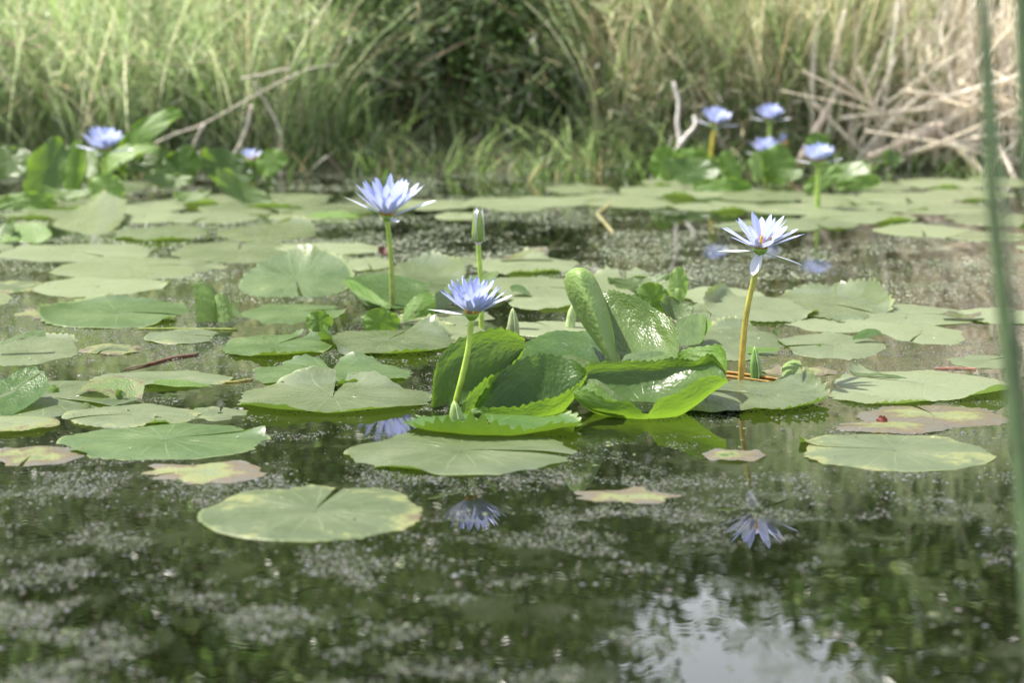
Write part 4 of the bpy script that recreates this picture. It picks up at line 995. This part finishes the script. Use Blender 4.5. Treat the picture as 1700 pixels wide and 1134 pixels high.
# ------------------------------------------------------------------ floating weed: crumbs of hornwort and scum
def weed(n_try, ylim, seed, lo, hi, thr, fr):
    y = rng.uniform(ylim[0] ** .5, ylim[1] ** .5, n_try) ** 2
    x = rng.uniform(-1, 1, n_try) * (y * .245 + .15)
    f = fbm(x * fr * .9, y * fr * .75, seed, 4)
    f2 = fbm(x * 1.2 + 4, y * .8, seed + 9, 2)
    m = (f + (f2 - .5) * .30 + rng.normal(0, .07, n_try)) > thr
    x, y = x[m], y[m]
    k = len(x)
    r = rng.uniform(lo, hi, k) * (.6 + .8 * rng.random(k) ** 3)
    return x, y, r
def build_weed(name, label, parts_, cols, zo=0.0):
    X = np.concatenate([p[0] for p in parts_]); Yy = np.concatenate([p[1] for p in parts_]); Rr = np.concatenate([p[2] for p in parts_])
    k = len(X)
    n = 5
    ang = np.arange(n) * 2 * math.pi / n
    a0 = rng.uniform(0, 6.28, k)
    e = rng.uniform(.5, 1.2, (k, n))
    ring = np.stack([X[:, None] + Rr[:, None] * e * np.cos(ang + a0[:, None]) * 1.3, Yy[:, None] + Rr[:, None] * e * np.sin(ang + a0[:, None]), np.full((k, n), -.0004)], -1)
    hz = Rr * rng.uniform(.12, .42, k)
    ring2 = np.stack([X[:, None] + Rr[:, None] * .5 * e * np.cos(ang + a0[:, None] + .4), Yy[:, None] + Rr[:, None] * .5 * e * np.sin(ang + a0[:, None] + .4), hz[:, None] * rng.uniform(.6, 1.1, (k, n))], -1)
    top = np.stack([X, Yy, hz * 1.05], -1)[:, None]
    V = np.concatenate([ring, ring2, top], 1)      # k x 11 x 3
    j = np.arange(n); j2 = (j + 1) % n
    side = np.stack([j, j2, n + j2, n + j], 1)
    tri = np.stack([n + j, n + j2, np.full(n, 2 * n), np.full(n, 2 * n)], 1)
    base = (np.arange(k) * (2 * n + 1))[:, None, None]
    Fs = (side[None] + base).reshape(-1, 4)
    t1 = np.stack([n + j, n + j2, np.full(n, 2 * n)], 1)
    Ft = (t1[None] + base).reshape(-1, 3)
    V = V.reshape(-1, 3)
    V[:, 2] += zo
    me = bpy.data.meshes.new(name)
    me.vertices.add(len(V)); me.vertices.foreach_set('co', V.astype(np.float32).ravel())
    loops = np.concatenate([Fs.ravel(), Ft.ravel()]).astype(np.int32)
    me.loops.add(len(loops)); me.loops.foreach_set('vertex_index', loops)
    npoly = len(Fs) + len(Ft)
    me.polygons.add(npoly)
    st = np.concatenate([np.arange(len(Fs)) * 4, len(Fs) * 4 + np.arange(len(Ft)) * 3]).astype(np.int32)
    tot = np.concatenate([np.full(len(Fs), 4), np.full(len(Ft), 3)]).astype(np.int32)
    me.polygons.foreach_set('loop_start', st); me.polygons.foreach_set('loop_total', tot)
    me.update(calc_edges=True)
    cols = np.array(cols); c = cols[rng.integers(0, len(cols), k)] * rng.uniform(.7, 1.3, (k, 1))
    c4 = np.ones((len(V), 4), dtype=np.float32); c4[:, :3] = np.repeat(c, 2 * n + 1, 0)
    a = me.color_attributes.new('col', 'FLOAT_COLOR', 'POINT'); a.data.foreach_set('color', c4.ravel())
    o = link(name, me, M_WEED); tag(o, label, 'water weed', kind='stuff')
WC = [(.05, .06, .045), (.065, .07, .07), (.04, .06, .022), (.06, .055, .04), (.085, .09, .10), (.04, .055, .02)]
build_weed('floating_weed', 'grey lilac crumbs of weed floating in drifts between the pads', [
    weed(150000, (2.15, 3.2), 3, .0010, .0028, .57, 19.0),
    weed(150000, (2.9, 4.4), 8, .0009, .0026, .575, 17.0),
    weed(120000, (4.2, 5.6), 12, .0011, .0026, .57, 11.0)], WC)
def on_pads(n, lo, hi):
    X, Y_, R_ = [], [], []
    for (px_, py_, rx_, ry_) in PADS:
        if py_ < 0 or rx_ < .03: continue
        k = int(n * rx_ * ry_ / .02)
        a = rng.uniform(0, 6.28, k); q = np.sqrt(rng.random(k)) * .86
        X.append(px_ + np.cos(a) * q * rx_); Y_.append(py_ + np.sin(a) * q * ry_); R_.append(rng.uniform(lo, hi, k) * (.4 + 1.2 * rng.random(k) ** 4))
    return np.concatenate(X), np.concatenate(Y_), np.concatenate(R_)
build_weed('pad_debris', 'tiny crumbs, droppings and bits of dead leaf lying on the pads', [on_pads(16, .0008, .0026)], [(.06, .045, .02), (.10, .13, .04), (.30, .30, .24), (.13, .08, .04), (.03, .04, .01)], .0055)
build_weed('floating_debris', 'larger flakes of leaf and scum adrift on the near water', [
    weed(2600, (2.15, 4.6), 41, .0018, .0055, .58, 9.0),
    weed(700, (2.2, 6.5), 44, .0015, .0035, .45, 4.0)], [(.05, .055, .03), (.08, .07, .065), (.035, .03, .02), (.07, .09, .025), (.07, .075, .085)])
build_weed('floating_weed', 'pale green crumbs of weed speckling the open water beyond the pads', [
    weed(70000, (4.9, 6.2), 21, .0012, .0030, .56, 9.0),
    weed(170000, (5.3, 8.6), 15, .0014, .0036, .54, 7.0)], [(.17, .20, .13), (.12, .15, .08), (.22, .23, .19), (.08, .11, .05)])  # weed colours paled to paint in the whitish sparkle of the far crumbs

# ------------------------------------------------------------------ vegetation generators
def blades(x, y, z, Lh, wd, lean, droop, cols, seg=5, az=None, taper=1.6):
    n = len(x)
    az = rng.uniform(0, 2 * math.pi, n) if az is None else az
    d = np.stack([np.cos(az), np.sin(az)], 1)
    saz = az + math.pi / 2 + rng.uniform(-1.0, 1.0, n)
    sd = np.stack([np.cos(saz), np.sin(saz), rng.uniform(-.2, .2, n)], 1)
    s = np.linspace(0, 1, seg + 1)
    hor = Lh[:, None] * (lean[:, None] * s + droop[:, None] * s ** 2.2)
    ver = Lh[:, None] * (s - .35 * np.minimum(droop[:, None], 1.6) * s ** 2.6)
    P_ = np.stack([x[:, None] + d[:, :1] * hor, y[:, None] + d[:, 1:] * hor, z[:, None] + ver], -1)
    w = wd[:, None] * (1 - s ** taper) * .5 + .0003
    Lf = P_ - sd[:, None] * w[..., None]; Rt = P_ + sd[:, None] * w[..., None]
    V = np.stack([Lf, Rt], 2)      # n, seg+1, 2, 3
    base = np.arange(n)[:, None] * (seg + 1) * 2 + np.arange(seg)[None] * 2
    Fq = np.stack([base, base + 1, base + 3, base + 2], -1).reshape(-1, 4)
    c = np.repeat(cols, (seg + 1) * 2, 0)
    return V.reshape(-1, 3), Fq, c
def leaves(c, size, cols, elong=2.2, up=.3):
    n = len(c)
    d = rng.normal(size=(n, 3)); d[:, 2] += up; d /= np.linalg.norm(d, axis=1)[:, None]
    q = rng.normal(size=(n, 3)); s = np.cross(d, q); s /= np.linalg.norm(s, axis=1)[:, None]
    nn = np.cross(d, s)
    L_ = size[:, None]; w = L_ / elong * .5
    b = c; m1 = c + d * L_ * .45 + s * w + nn * w * .3; tp = c + d * L_; m2 = c + d * L_ * .45 - s * w + nn * w * .3
    V = np.stack([b, m1, tp, m2], 1).reshape(-1, 3)
    Fq = np.arange(n * 4).reshape(-1, 4)
    return V, Fq, np.repeat(cols, 4, 0)
def pick(pal, n, var=.25):
    pal = np.array(pal, float)
    return pal[rng.integers(0, len(pal), n)] * rng.uniform(1 - var, 1 + var, (n, 1))
GREEN = [(.14, .23, .07), (.20, .31, .11), (.29, .39, .17), (.08, .14, .04), (.38, .45, .27)]
LIME = [(.28, .46, .08), (.34, .50, .11)]
PALE = [(.36, .45, .28), (.50, .56, .39), (.28, .38, .20), (.62, .62, .53), (.16, .23, .11)]
TAN = [(.50, .42, .33), (.62, .54, .45), (.36, .28, .20)]
STRAW = [(.84, .80, .71), (.88, .85, .79), (.78, .73, .64), (.66, .60, .51)]
DARKG = [(.06, .11, .028), (.085, .145, .038), (.13, .20, .06), (.04, .07, .02), (.22, .28, .15)]
def region(n, x0, x1, y0, y1):
    x = rng.uniform(x0, x1, n); y = y0 + (y1 - y0) * rng.random(n) ** 1.3
    return x, y, ground_h(x, y) - .02

def grass(name, label, n, x0, x1, y0, y1, hl, wd, pal, lean=.35, droop=.7, seg=5, mat=None, clump=0, var=.25):
    if clump:
        m = clump
        cx, cy, _ = region(m, x0, x1, y0, y1); i = rng.integers(0, m, n)
        x = cx[i] + rng.normal(0, .06, n); y = cy[i] + rng.normal(0, .05, n); z = ground_h(x, y) - .02
    else:
        x, y, z = region(n, x0, x1, y0, y1)
    z = np.maximum(z, -.03)
    Lh = rng.uniform(*hl, n); w = rng.uniform(*wd, n)
    V, Fq, c = blades(x, y, z, Lh, w, rng.uniform(0, lean, n), rng.uniform(0, droop, n), pick(pal, n, var), seg)
    o = link(name, mesh_np(name, V, Fq, c), mat or M_GRASS); tag(o, label, 'grass', kind='stuff')
    return o
# left: mixed soft grass and fine herbs
grass('grass', 'mixed green and tan grass standing on the left bank', 30000, -3.6, -.7, 8.4, 11.5, (.15, .85), (.002, .0055), PALE + GREEN + PALE + TAN[:2], .6, .7, clump=700, var=.4)
grass('grass', 'few wide lime blades of grass high on the left bank', 70, -2.1, -1.3, 8.8, 9.4, (.55, .95), (.014, .024), LIME, .12, .5, clump=10)
grass('grass', 'low dense green grass under the left shrubs', 9000, -3.4, -.6, 8.5, 9.3, (.10, .35), (.004, .009), GREEN + PALE, .6, .9)
# centre: tufts at the foot of the dark bush
grass('grass', 'arching green tufts of grass hanging over water before the dark bush', 520, -.95, .75, 8.3, 8.75, (.08, .32), (.004, .009), [(.26, .35, .17), (.34, .42, .22), (.18, .26, .10)], .7, 1.0, clump=34)
grass('grass', 'tall thin dark green grass around the dark bush', 1500, -1.1, 1.2, 9.1, 10.5, (.5, 1.3), (.005, .010), GREEN + DARKG, .3, .6, clump=200)
# right: tall sedge and reed
grass('grass', 'green and brown grass between dark bush and dead reeds', 14000, .35, 1.4, 8.5, 10.5, (.2, .95), (.002, .005), GREEN + TAN + TAN + PALE, .5, .6, clump=160)
grass('grass', 'pale tall reed grass rising behind the dead reeds', 12000, .7, 4.2, 10.0, 12.5, (.7, 1.7), (.007, .015), PALE + PALE + [(.50, .54, .34)], .25, .45, clump=500)
grass('grass', 'fine pinkish dry grass at the foot of the dead reeds', 6000, .75, 3.6, 8.7, 9.8, (.12, .45), (.003, .008), TAN + STRAW, .9, .8, mat=M_STRAW)
grass('grass', 'low green grass strip at the right waterline', 2500, .8, 3.4, 8.35, 8.8, (.05, .18), (.005, .010), GREEN + PALE, .8, .8)
grass('grass', 'broad swath of tall grass on the ground behind the bank', 14000, -8, 8, 11.5, 20, (.6, 1.6), (.012, .025), GREEN + PALE, .3, .5, seg=3)

def chaff(name, label, n, x0, x1, y0, y1, h0, h1, size, pal, elong=11, mat=None, up=.2):
    x = rng.uniform(x0, x1, n); y = rng.uniform(y0, y1, n); z = ground_h(x, y) + rng.uniform(h0, h1, n)
    k = fbm(x * 5, z * 6, 31, 2); m = k > .42; x, y, z = x[m], y[m], z[m]; n = len(x)
    V, Fq, c = leaves(np.stack([x, y, z], 1), rng.uniform(size[0], size[1], n), pick(pal, n, .4), elong, up)
    tag(link(name, mesh_np(name, V, Fq, c), mat or M_GRASS), label, 'grass', kind='stuff')
chaff('grass', 'tangle of fine stems and blades through the left bank growth', 60000, -3.2, -.5, 8.3, 9.5, 0, .75, (.02, .10), PALE + GREEN + TAN)
chaff('leaf_litter', 'scattered small pale leaves through the left bank growth', 34000, -3.2, -.5, 8.35, 9.5, .05, .8, (.010, .028), PALE + GREEN + PALE, 3, M_FOLI)
chaff('grass', 'loose thin stems and seed stalks across the dark bush', 5000, -.7, .5, 8.5, 8.8, .0, .8, (.03, .11), PALE + GREEN + TAN, 14)
chaff('grass', 'tangle of dry brown and green stems right of the dark bush', 24000, .35, 1.6, 8.35, 9.3, 0, .9, (.03, .12), TAN + GREEN + STRAW[2:], 12)
chaff('straw_litter', 'pinkish broken straw lying through the dead reeds', 20000, .95, 3.0, 8.6, 9.5, 0, .7, (.04, .17), STRAW, 11, M_STRAW, 0)
grass('grass', 'short soft grass edging the whole far waterline', 4500, -4, 4, 8.0, 8.75, (.02, .2), (.003, .007), GREEN[:2] + DARKG + TAN[2:], .8, .9, clump=160)
# dead reeds: one by one
GR = 'dead reed canes crossing each other on the right bank'
def reed(x, y, Lr, az, el, r, col, label='pale dead reed cane leaning in the tangle on the right bank', group=GR, bend=.06, name='dead_reed', cat='reed', mat=None):
    if x < 1.6 and math.cos(az) < 0: az = math.pi - az
    d = np.array((math.cos(az) * math.cos(el), math.sin(az) * math.cos(el), math.sin(el)))
    b = np.array((x, y, max(float(ground_h(np.array(x), np.array(y))), -.02) - .02))
    sag = np.array((0, 0, -1.0)) * bend * Lr
    ctrl = [b, b + d * Lr * .5 + sag * .1 + rng.normal(0, .012, 3), b + d * Lr + sag]
    V, Fq = tube_np(curve_pts(ctrl, 9), [r, r * .9, r * .5], 6, flat=.45)
    o = link(name, mesh_np(name, V - b, Fq, np.full((len(V), 3), col)), mat or M_STRAW)
    o.location = b; tag(o, label, cat, group)
    return o
for i in range(285):
    x = rng.uniform(1.1, 2.6); y = rng.uniform(8.35, 8.9) if i % 3 else rng.uniform(8.3, 8.5)
    el = R(rng.choice([rng.uniform(12, 45), rng.uniform(40, 80), rng.uniform(70, 95)]))
    az = rng.choice([0, math.pi]) + rng.normal(0, .6)
    reed(x, y, rng.uniform(.35, .95), az, el, rng.uniform(.005, .011), pick(STRAW[:3], 1, .08)[0])
def seen_reed(label, p0, p1, g0, g1, r, col, name='dead_reed', cat='reed', mat=None, mid_=None, group=None, sides=7):
    ctrl = [P(p0[0], p0[1], g0), P(p1[0], p1[1], g1)]
    if mid_: ctrl.insert(1, P(mid_[0], mid_[1], (g0 + g1) / 2))
    pts = curve_pts(ctrl, 14)
    V, Fq = tube_np(pts, r, sides, flat=.6)
    o = link(name, mesh_np(name, V - pts[0], Fq, np.full((len(V), 3), col)), mat or M_STRAW); o.location = pts[0]
    tag(o, label, cat, group)
S1 = (.66, .58, .50)
seen_reed('dead cane rising steeply right from behind the rightmost far flower', (1326, 268), (1402, 128), 8.2, 8.35, [.013, .012, .009], S1)
seen_reed('long dead cane sloping up right from the low lime leaf', (1440, 262), (1590, 196), 8.2, 8.3, [.013, .012, .009], S1)
seen_reed('thick dead cane falling right into the water beside the reed', (1545, 205), (1640, 292), 8.3, 8.15, [.010, .013, .012], S1)
seen_reed('dead cane falling steeply to the water at the right edge', (1655, 240), (1698, 322), 8.2, 8.0, [.010, .012, .012], S1)
seen_reed('bent green cane arching low over the dead tangle', (1468, 172), (1640, 120), 8.4, 8.6, [.007, .010, .006], (.36, .44, .24), mid_=(1560, 138))
seen_reed('orange-tipped blade drooping above the dead reeds', (1315, 32), (1460, 45), 8.8, 8.8, [.006, .008, .004], (.55, .38, .12), mid_=(1370, 10))
seen_reed('upright pale cane standing in the middle of dead reeds', (1410, 255), (1424, 40), 8.35, 8.5, [.011, .010, .008], S1)
seen_reed('thick pale dry stalk standing upright right of the dark bush', (992, 255), (984, 24), 8.6, 8.6, [.016, .015, .011], (.50, .37, .27))
seen_reed('thinner brown stalk standing right beside the thick dry one', (1020, 240), (1014, 10), 8.65, 8.7, [.011, .010, .008], (.36, .26, .17))
seen_reed('brown stalk leaning left of the pair of dry stalks', (1004, 250), (1000, 70), 8.7, 8.7, [.010, .010, .008], (.30, .21, .14))
seen_reed('broken brown stalk slanting right of the dry stalks', (1012, 190), (1066, 245), 8.5, 8.4, [.006, .006, .005], (.38, .28, .20))
seen_reed('brown stalk slanting left of the broken one', (1000, 258), (1032, 200), 8.45, 8.5, [.006, .006, .005], (.42, .34, .24))
seen_reed('mossy fallen stick on the waterline under the dry stalks', (948, 278), (1056, 266), 8.4, 8.45, [.006, .008, .008], (.30, .20, .13), name='fallen_stick', cat='stick', mat=M_BARK)
seen_reed('green blade slanting across the front of the dark bush', (878, 140), (940, 75), 8.5, 8.6, [.006, .007, .005], (.22, .30, .12), mat=M_GRASS)
seen_reed('thin green shoot leaning over the water right of centre', (858, 330), (895, 282), 7.6, 7.8, [.006, .006, .004], (.30, .34, .16), mat=M_GRASS)
seen_reed('upper shoot of grass leaning left of the green blade', (690, 110), (800, 55), 8.5, 8.6, [.003, .003, .002], (.45, .36, .26))
# twigs
def twig(label, lines, col=(.42, .37, .31), Y0=8.2):
    p0 = lines[0][0][0]
    org = P(p0[0], p0[1], Y0)
    root = empty('bare_twig', org); tag(root, label, 'twig')
    for i, (pl, r) in enumerate(lines):
        pts = curve_pts([P(a, b, Y0 + .02 * k) for k, (a, b) in enumerate(pl)], 18)
        pts = pts + rng.normal(0, .0012, pts.shape)
        V, Fq = tube_np(pts, r, 6)
        link('stem' if i == 0 else 'branch', mesh_np('branch', V - org, Fq, np.full((len(V), 3), col)), M_BARK, root)
S2 = (.74, .68, .58)
for k_, (p0_, p1_) in enumerate([((1500, 150), (1690, 175)), ((1392, 196), (1560, 178)), ((1480, 235), (1688, 150)), ((1600, 90), (1690, 215)), ((1350, 170), (1440, 262)), ((1530, 120), (1610, 235)), ((1425, 110), (1470, 240)), ((1575, 250), (1640, 120)), ((1380, 120), (1500, 215)), ((1490, 262), (1530, 130))]):
    seen_reed('pale dead reed cane leaning in the tangle on the right bank', p0_, p1_, 8.3, 8.25 + .02 * k_, [.009, .009, .006], S2, group=GR)
twig('pale forked bare twig standing at the left of the far right lilies', [([(1104, 300), (1112, 262), (1128, 240), (1124, 205), (1126, 170), (1118, 135)], [.009, .008, .005]), ([(1128, 240), (1142, 222), (1154, 208), (1152, 192)], [.008, .006])], (.50, .47, .43), 8.0)
twig('long arching dry branch sweeping over the left leaf clump', [([(145, 305), (210, 262), (290, 222), (340, 205), (420, 160), (500, 118), (560, 105)], [.002, .0032, .0036, .002]), ([(340, 205), (322, 240), (318, 280), (306, 310)], [.006, .005]), ([(420, 135), (440, 170), (460, 205), (468, 250), (464, 310)], [.0038, .0038, .0045]), ([(418, 175), (405, 225), (368, 290)], [.006, .005]), ([(400, 130), (440, 122), (480, 112)], [.004, .003])], (.52, .46, .38), 8.1)
twig('pinkish bent twig arching in the upper left corner', [([(-10, 72), (40, 68), (80, 48), (84, 30)], [.007, .005, .003]), ([(0, 64), (30, 78), (72, 76)], [.006, .004])], (.46, .36, .30), 8.4)
twig('thin dry stem crossing the upper left grass', [([(200, 100), (290, 106), (370, 100)], [.003, .003])], (.36, .30, .22), 8.3)

# ------------------------------------------------------------------ shrubs and trees
def shrub(name, label, cx, cy, rx, ry, h, n, size, pal, elong=2.2, nstem=14, cat='shrub', z0=None, clumps=60, low=0.0, spread=.16, group=None, up=.3):
    z0 = float(ground_h(np.array(cx), np.array(cy))) if z0 is None else z0
    root = empty(name, (cx, cy, z0)); tag(root, label, cat, group)
    # clump centres filling a dome
    k = clumps
    u = rng.normal(size=(k, 3)); u /= np.linalg.norm(u, axis=1)[:, None]
    u *= rng.uniform(.35, 1.0, (k, 1)) ** .5
    cc = np.stack([u[:, 0] * rx, u[:, 1] * ry, low * h + (u[:, 2] * .5 + .5) * h * (1 - low)], 1)
    cs = rng.uniform(.55, 1.3, k) * spread * h / 1.6
    tone = rng.uniform(.6, 1.35, k)
    i = rng.integers(0, k, n)
    p = cc[i] + rng.normal(size=(n, 3)) * cs[i][:, None]
    p[:, 2] = np.maximum(p[:, 2], .02)
    cols = pick(pal, n) * tone[i][:, None]
    V, Fq, c = leaves(p, rng.uniform(.6, 1.3, n) * size, cols, elong, up)
    mb = MB()
    for q in range(min(nstem, k)):
        b = np.array((rng.normal(0, rx * .12), rng.normal(0, ry * .12), -.05)); e = cc[q]
        m_ = (b + e) / 2 + rng.normal(0, .08, 3) * h * .5
        V2, F2 = tube_np(curve_pts([b, m_, e], 8), [.006 * h + .004, .003 * h, .002], 5, caps=False)
        mb.add(V2, F2, (.16, .12, .07))
    mb.build('branches', M_BARK, root)
    link('foliage', mesh_np('foliage', V, Fq, c), M_FOLI, root)
    return root
shrub('bush', 'dense dark green bush in the middle of the far bank', -.15, 9.95, .95, .75, 2.1, 30000, .045, DARKG + [(.10, .15, .045)], clumps=120)
shrub('bush', 'smaller dark leafy bush at the left of the dense dark one', -.85, 9.9, .55, .5, 1.9, 13000, .04, DARKG + GREEN[:2], clumps=60)
shrub('bush', 'low dark bush overhanging the water in the centre', -.2, 8.95, .66, .32, 1.0, 20000, .036, DARKG + GREEN[:2], clumps=60, spread=.2)
shrub('herb_shrub', 'feathery grey green shrub in the upper left corner', -2.0, 9.95, .6, .5, 1.75, 16000, .022, PALE + GREEN[:3], 4.0, clumps=90, spread=.2)
shrub('herb_shrub', 'feathery pale shrub left of the dark bushes', -1.35, 9.95, .5, .45, 1.8, 14000, .022, PALE + GREEN[:3] + TAN[:1], 4.0, clumps=90, spread=.2)
shrub('herb_shrub', 'fine leaved light shrub at the far left edge', -2.9, 10.1, .7, .5, 1.9, 12000, .025, PALE + GREEN[:3], 3.5, clumps=80, spread=.2)
shrub('herb_shrub', 'sage coloured small shrub at the foot of the dark bush', .35, 8.75, .22, .15, .38, 1500, .028, [(.20, .26, .14), (.15, .21, .09)], 3.0, clumps=24, nstem=8, spread=.25)
shrub('herb_shrub', 'little silver leaved plant hanging before the dark bush', -.42, 8.8, .12, .1, .5, 500, .03, [(.28, .33, .25), (.2, .26, .15)], 2.2, clumps=16, nstem=6, spread=.25)
shrub('herb_shrub', 'light shrub of fine leaves above the forked twig', .85, 9.8, .35, .35, 1.35, 9000, .022, PALE + GREEN[:3], 3.5, clumps=70, spread=.2)
shrub('herb_shrub', 'soft leafy herb patch low on the left bank edge', -1.75, 8.75, .55, .2, .55, 9000, .018, PALE + GREEN, 3.0, clumps=80, spread=.25)
shrub('herb_shrub', 'soft pale herb patch between the arching branch and dark bush', -1.0, 8.8, .4, .2, .6, 6000, .018, PALE + GREEN + TAN, 3.0, clumps=60, spread=.25)
shrub('herb_shrub', 'pale twiggy herb beside the dead reeds', 1.05, 8.75, .35, .2, .55, 4500, .016, PALE + TAN, 3.0, clumps=50, spread=.25)
def tree(label, x, y, h, cr, n, pal, size=.12, group=None, low=.25):
    z0 = float(ground_h(np.array(x), np.array(y)))
    root = empty('tree', (x, y, z0)); tag(root, label, 'tree', group)
    mb = MB()
    top = np.array((rng.normal(0, .2), rng.normal(0, .2), h * .75))
    V, Fq = tube_np(curve_pts([(0, 0, -.2), top * .5 + rng.normal(0, .08, 3), top], 10), [.035 * h, .022 * h, .008 * h], 8)
    mb.add(V, Fq, (.14, .11, .08))
    mb.build('trunk', M_BARK, root)
    k = 70
    u = rng.normal(size=(k, 3)); u /= np.linalg.norm(u, axis=1)[:, None]; u *= rng.uniform(.3, 1, (k, 1)) ** .5
    cc = np.stack([u[:, 0] * cr, u[:, 1] * cr, h * (low + (1 - low) * (.5 + .5 * u[:, 2]))], 1)
    bm = MB()
    for q in range(22):
        a = top * rng.uniform(.3, .95)
        V, Fq = tube_np(curve_pts([a, (a + cc[q]) / 2 + rng.normal(0, .1, 3), cc[q]], 7), [.009 * h, .002 * h], 5, caps=False); bm.add(V, Fq, (.15, .12, .08))
    bm.build('branches', M_BARK, root)
    i = rng.integers(0, k, n); tone = rng.uniform(.6, 1.35, k)
    p = cc[i] + rng.normal(size=(n, 3)) * rng.uniform(.10, .2, k)[i][:, None] * cr
    V, Fq, c = leaves(p, rng.uniform(.6, 1.3, n) * size, pick(pal, n) * tone[i][:, None], 2.0, 0)
    link('crown', mesh_np('crown', V, Fq, c), M_FOLI, root)
GT = 'trees behind the pond bank, seen mirrored in the water'
for (x, y, h, cr, n) in [(-4.6, 14, 4.6, 1.6, 9000), (-2.2, 13.4, 4.4, 1.5, 10000), (-.4, 13.0, 4.8, 1.3, 10000), (-6.5, 16, 5.5, 2, 8000), (4.0, 13.5, 4.8, 1.3, 9000), (3.1, 15.0, 4.3, .95, 7000), (7, 15, 5, 1.8, 7000), (1.0, 13.2, 2.65, .8, 6000), (1.9, 12.8, 2.72, .8, 6000), (-.35, 14, 4.4, .8, 6000), (-2.6, 12.2, 3.0, .9, 7000), (-1.4, 12.6, 3.2, .9, 7000)]:
    tree('leafy tree standing behind the bank, mirrored in the pond', x, y, h, cr, n, DARKG + GREEN[:3], group=GT)

# ------------------------------------------------------------------ near reeds on the right
def near_reed(label, pl, Y, r, col):
    pts = curve_pts([P(a, b, Y + .04 * k) for k, (a, b) in enumerate(pl)], 26)
    V, Fq = tube_np(pts, r, 8, flat=.5)
    o = link('green_reed', mesh_np('green_reed', V - pts[0], Fq, np.full((len(V), 3), col)), M_REED); o.location = pts[0]
    tag(o, label, 'reed')
near_reed('long blurred dark green reed bending down the right side', [(1760, 1400), (1735, 1180), (1712, 1000), (1700, 830), (1682, 650), (1662, 480), (1645, 300), (1636, 130), (1624, -60), (1605, -300)], 1.55, [.0085, .008, .0075, .0065, .005, .003, .0022], (.05, .085, .028))
near_reed('blurred dark green reed in the top right corner', [(1790, 1400), (1770, 1100), (1750, 800), (1728, 500), (1712, 300), (1700, 120), (1696, -60), (1690, -300)], 1.6, [.005, .005, .0055, .0065, .0065, .006], (.045, .08, .025))
near_reed('thin blurred blade at the top, left of the corner reed', [(1712, 900), (1690, 560), (1668, 330), (1648, 160), (1640, -60)], 1.7, [.0015, .0018, .002, .0018], (.08, .13, .06))
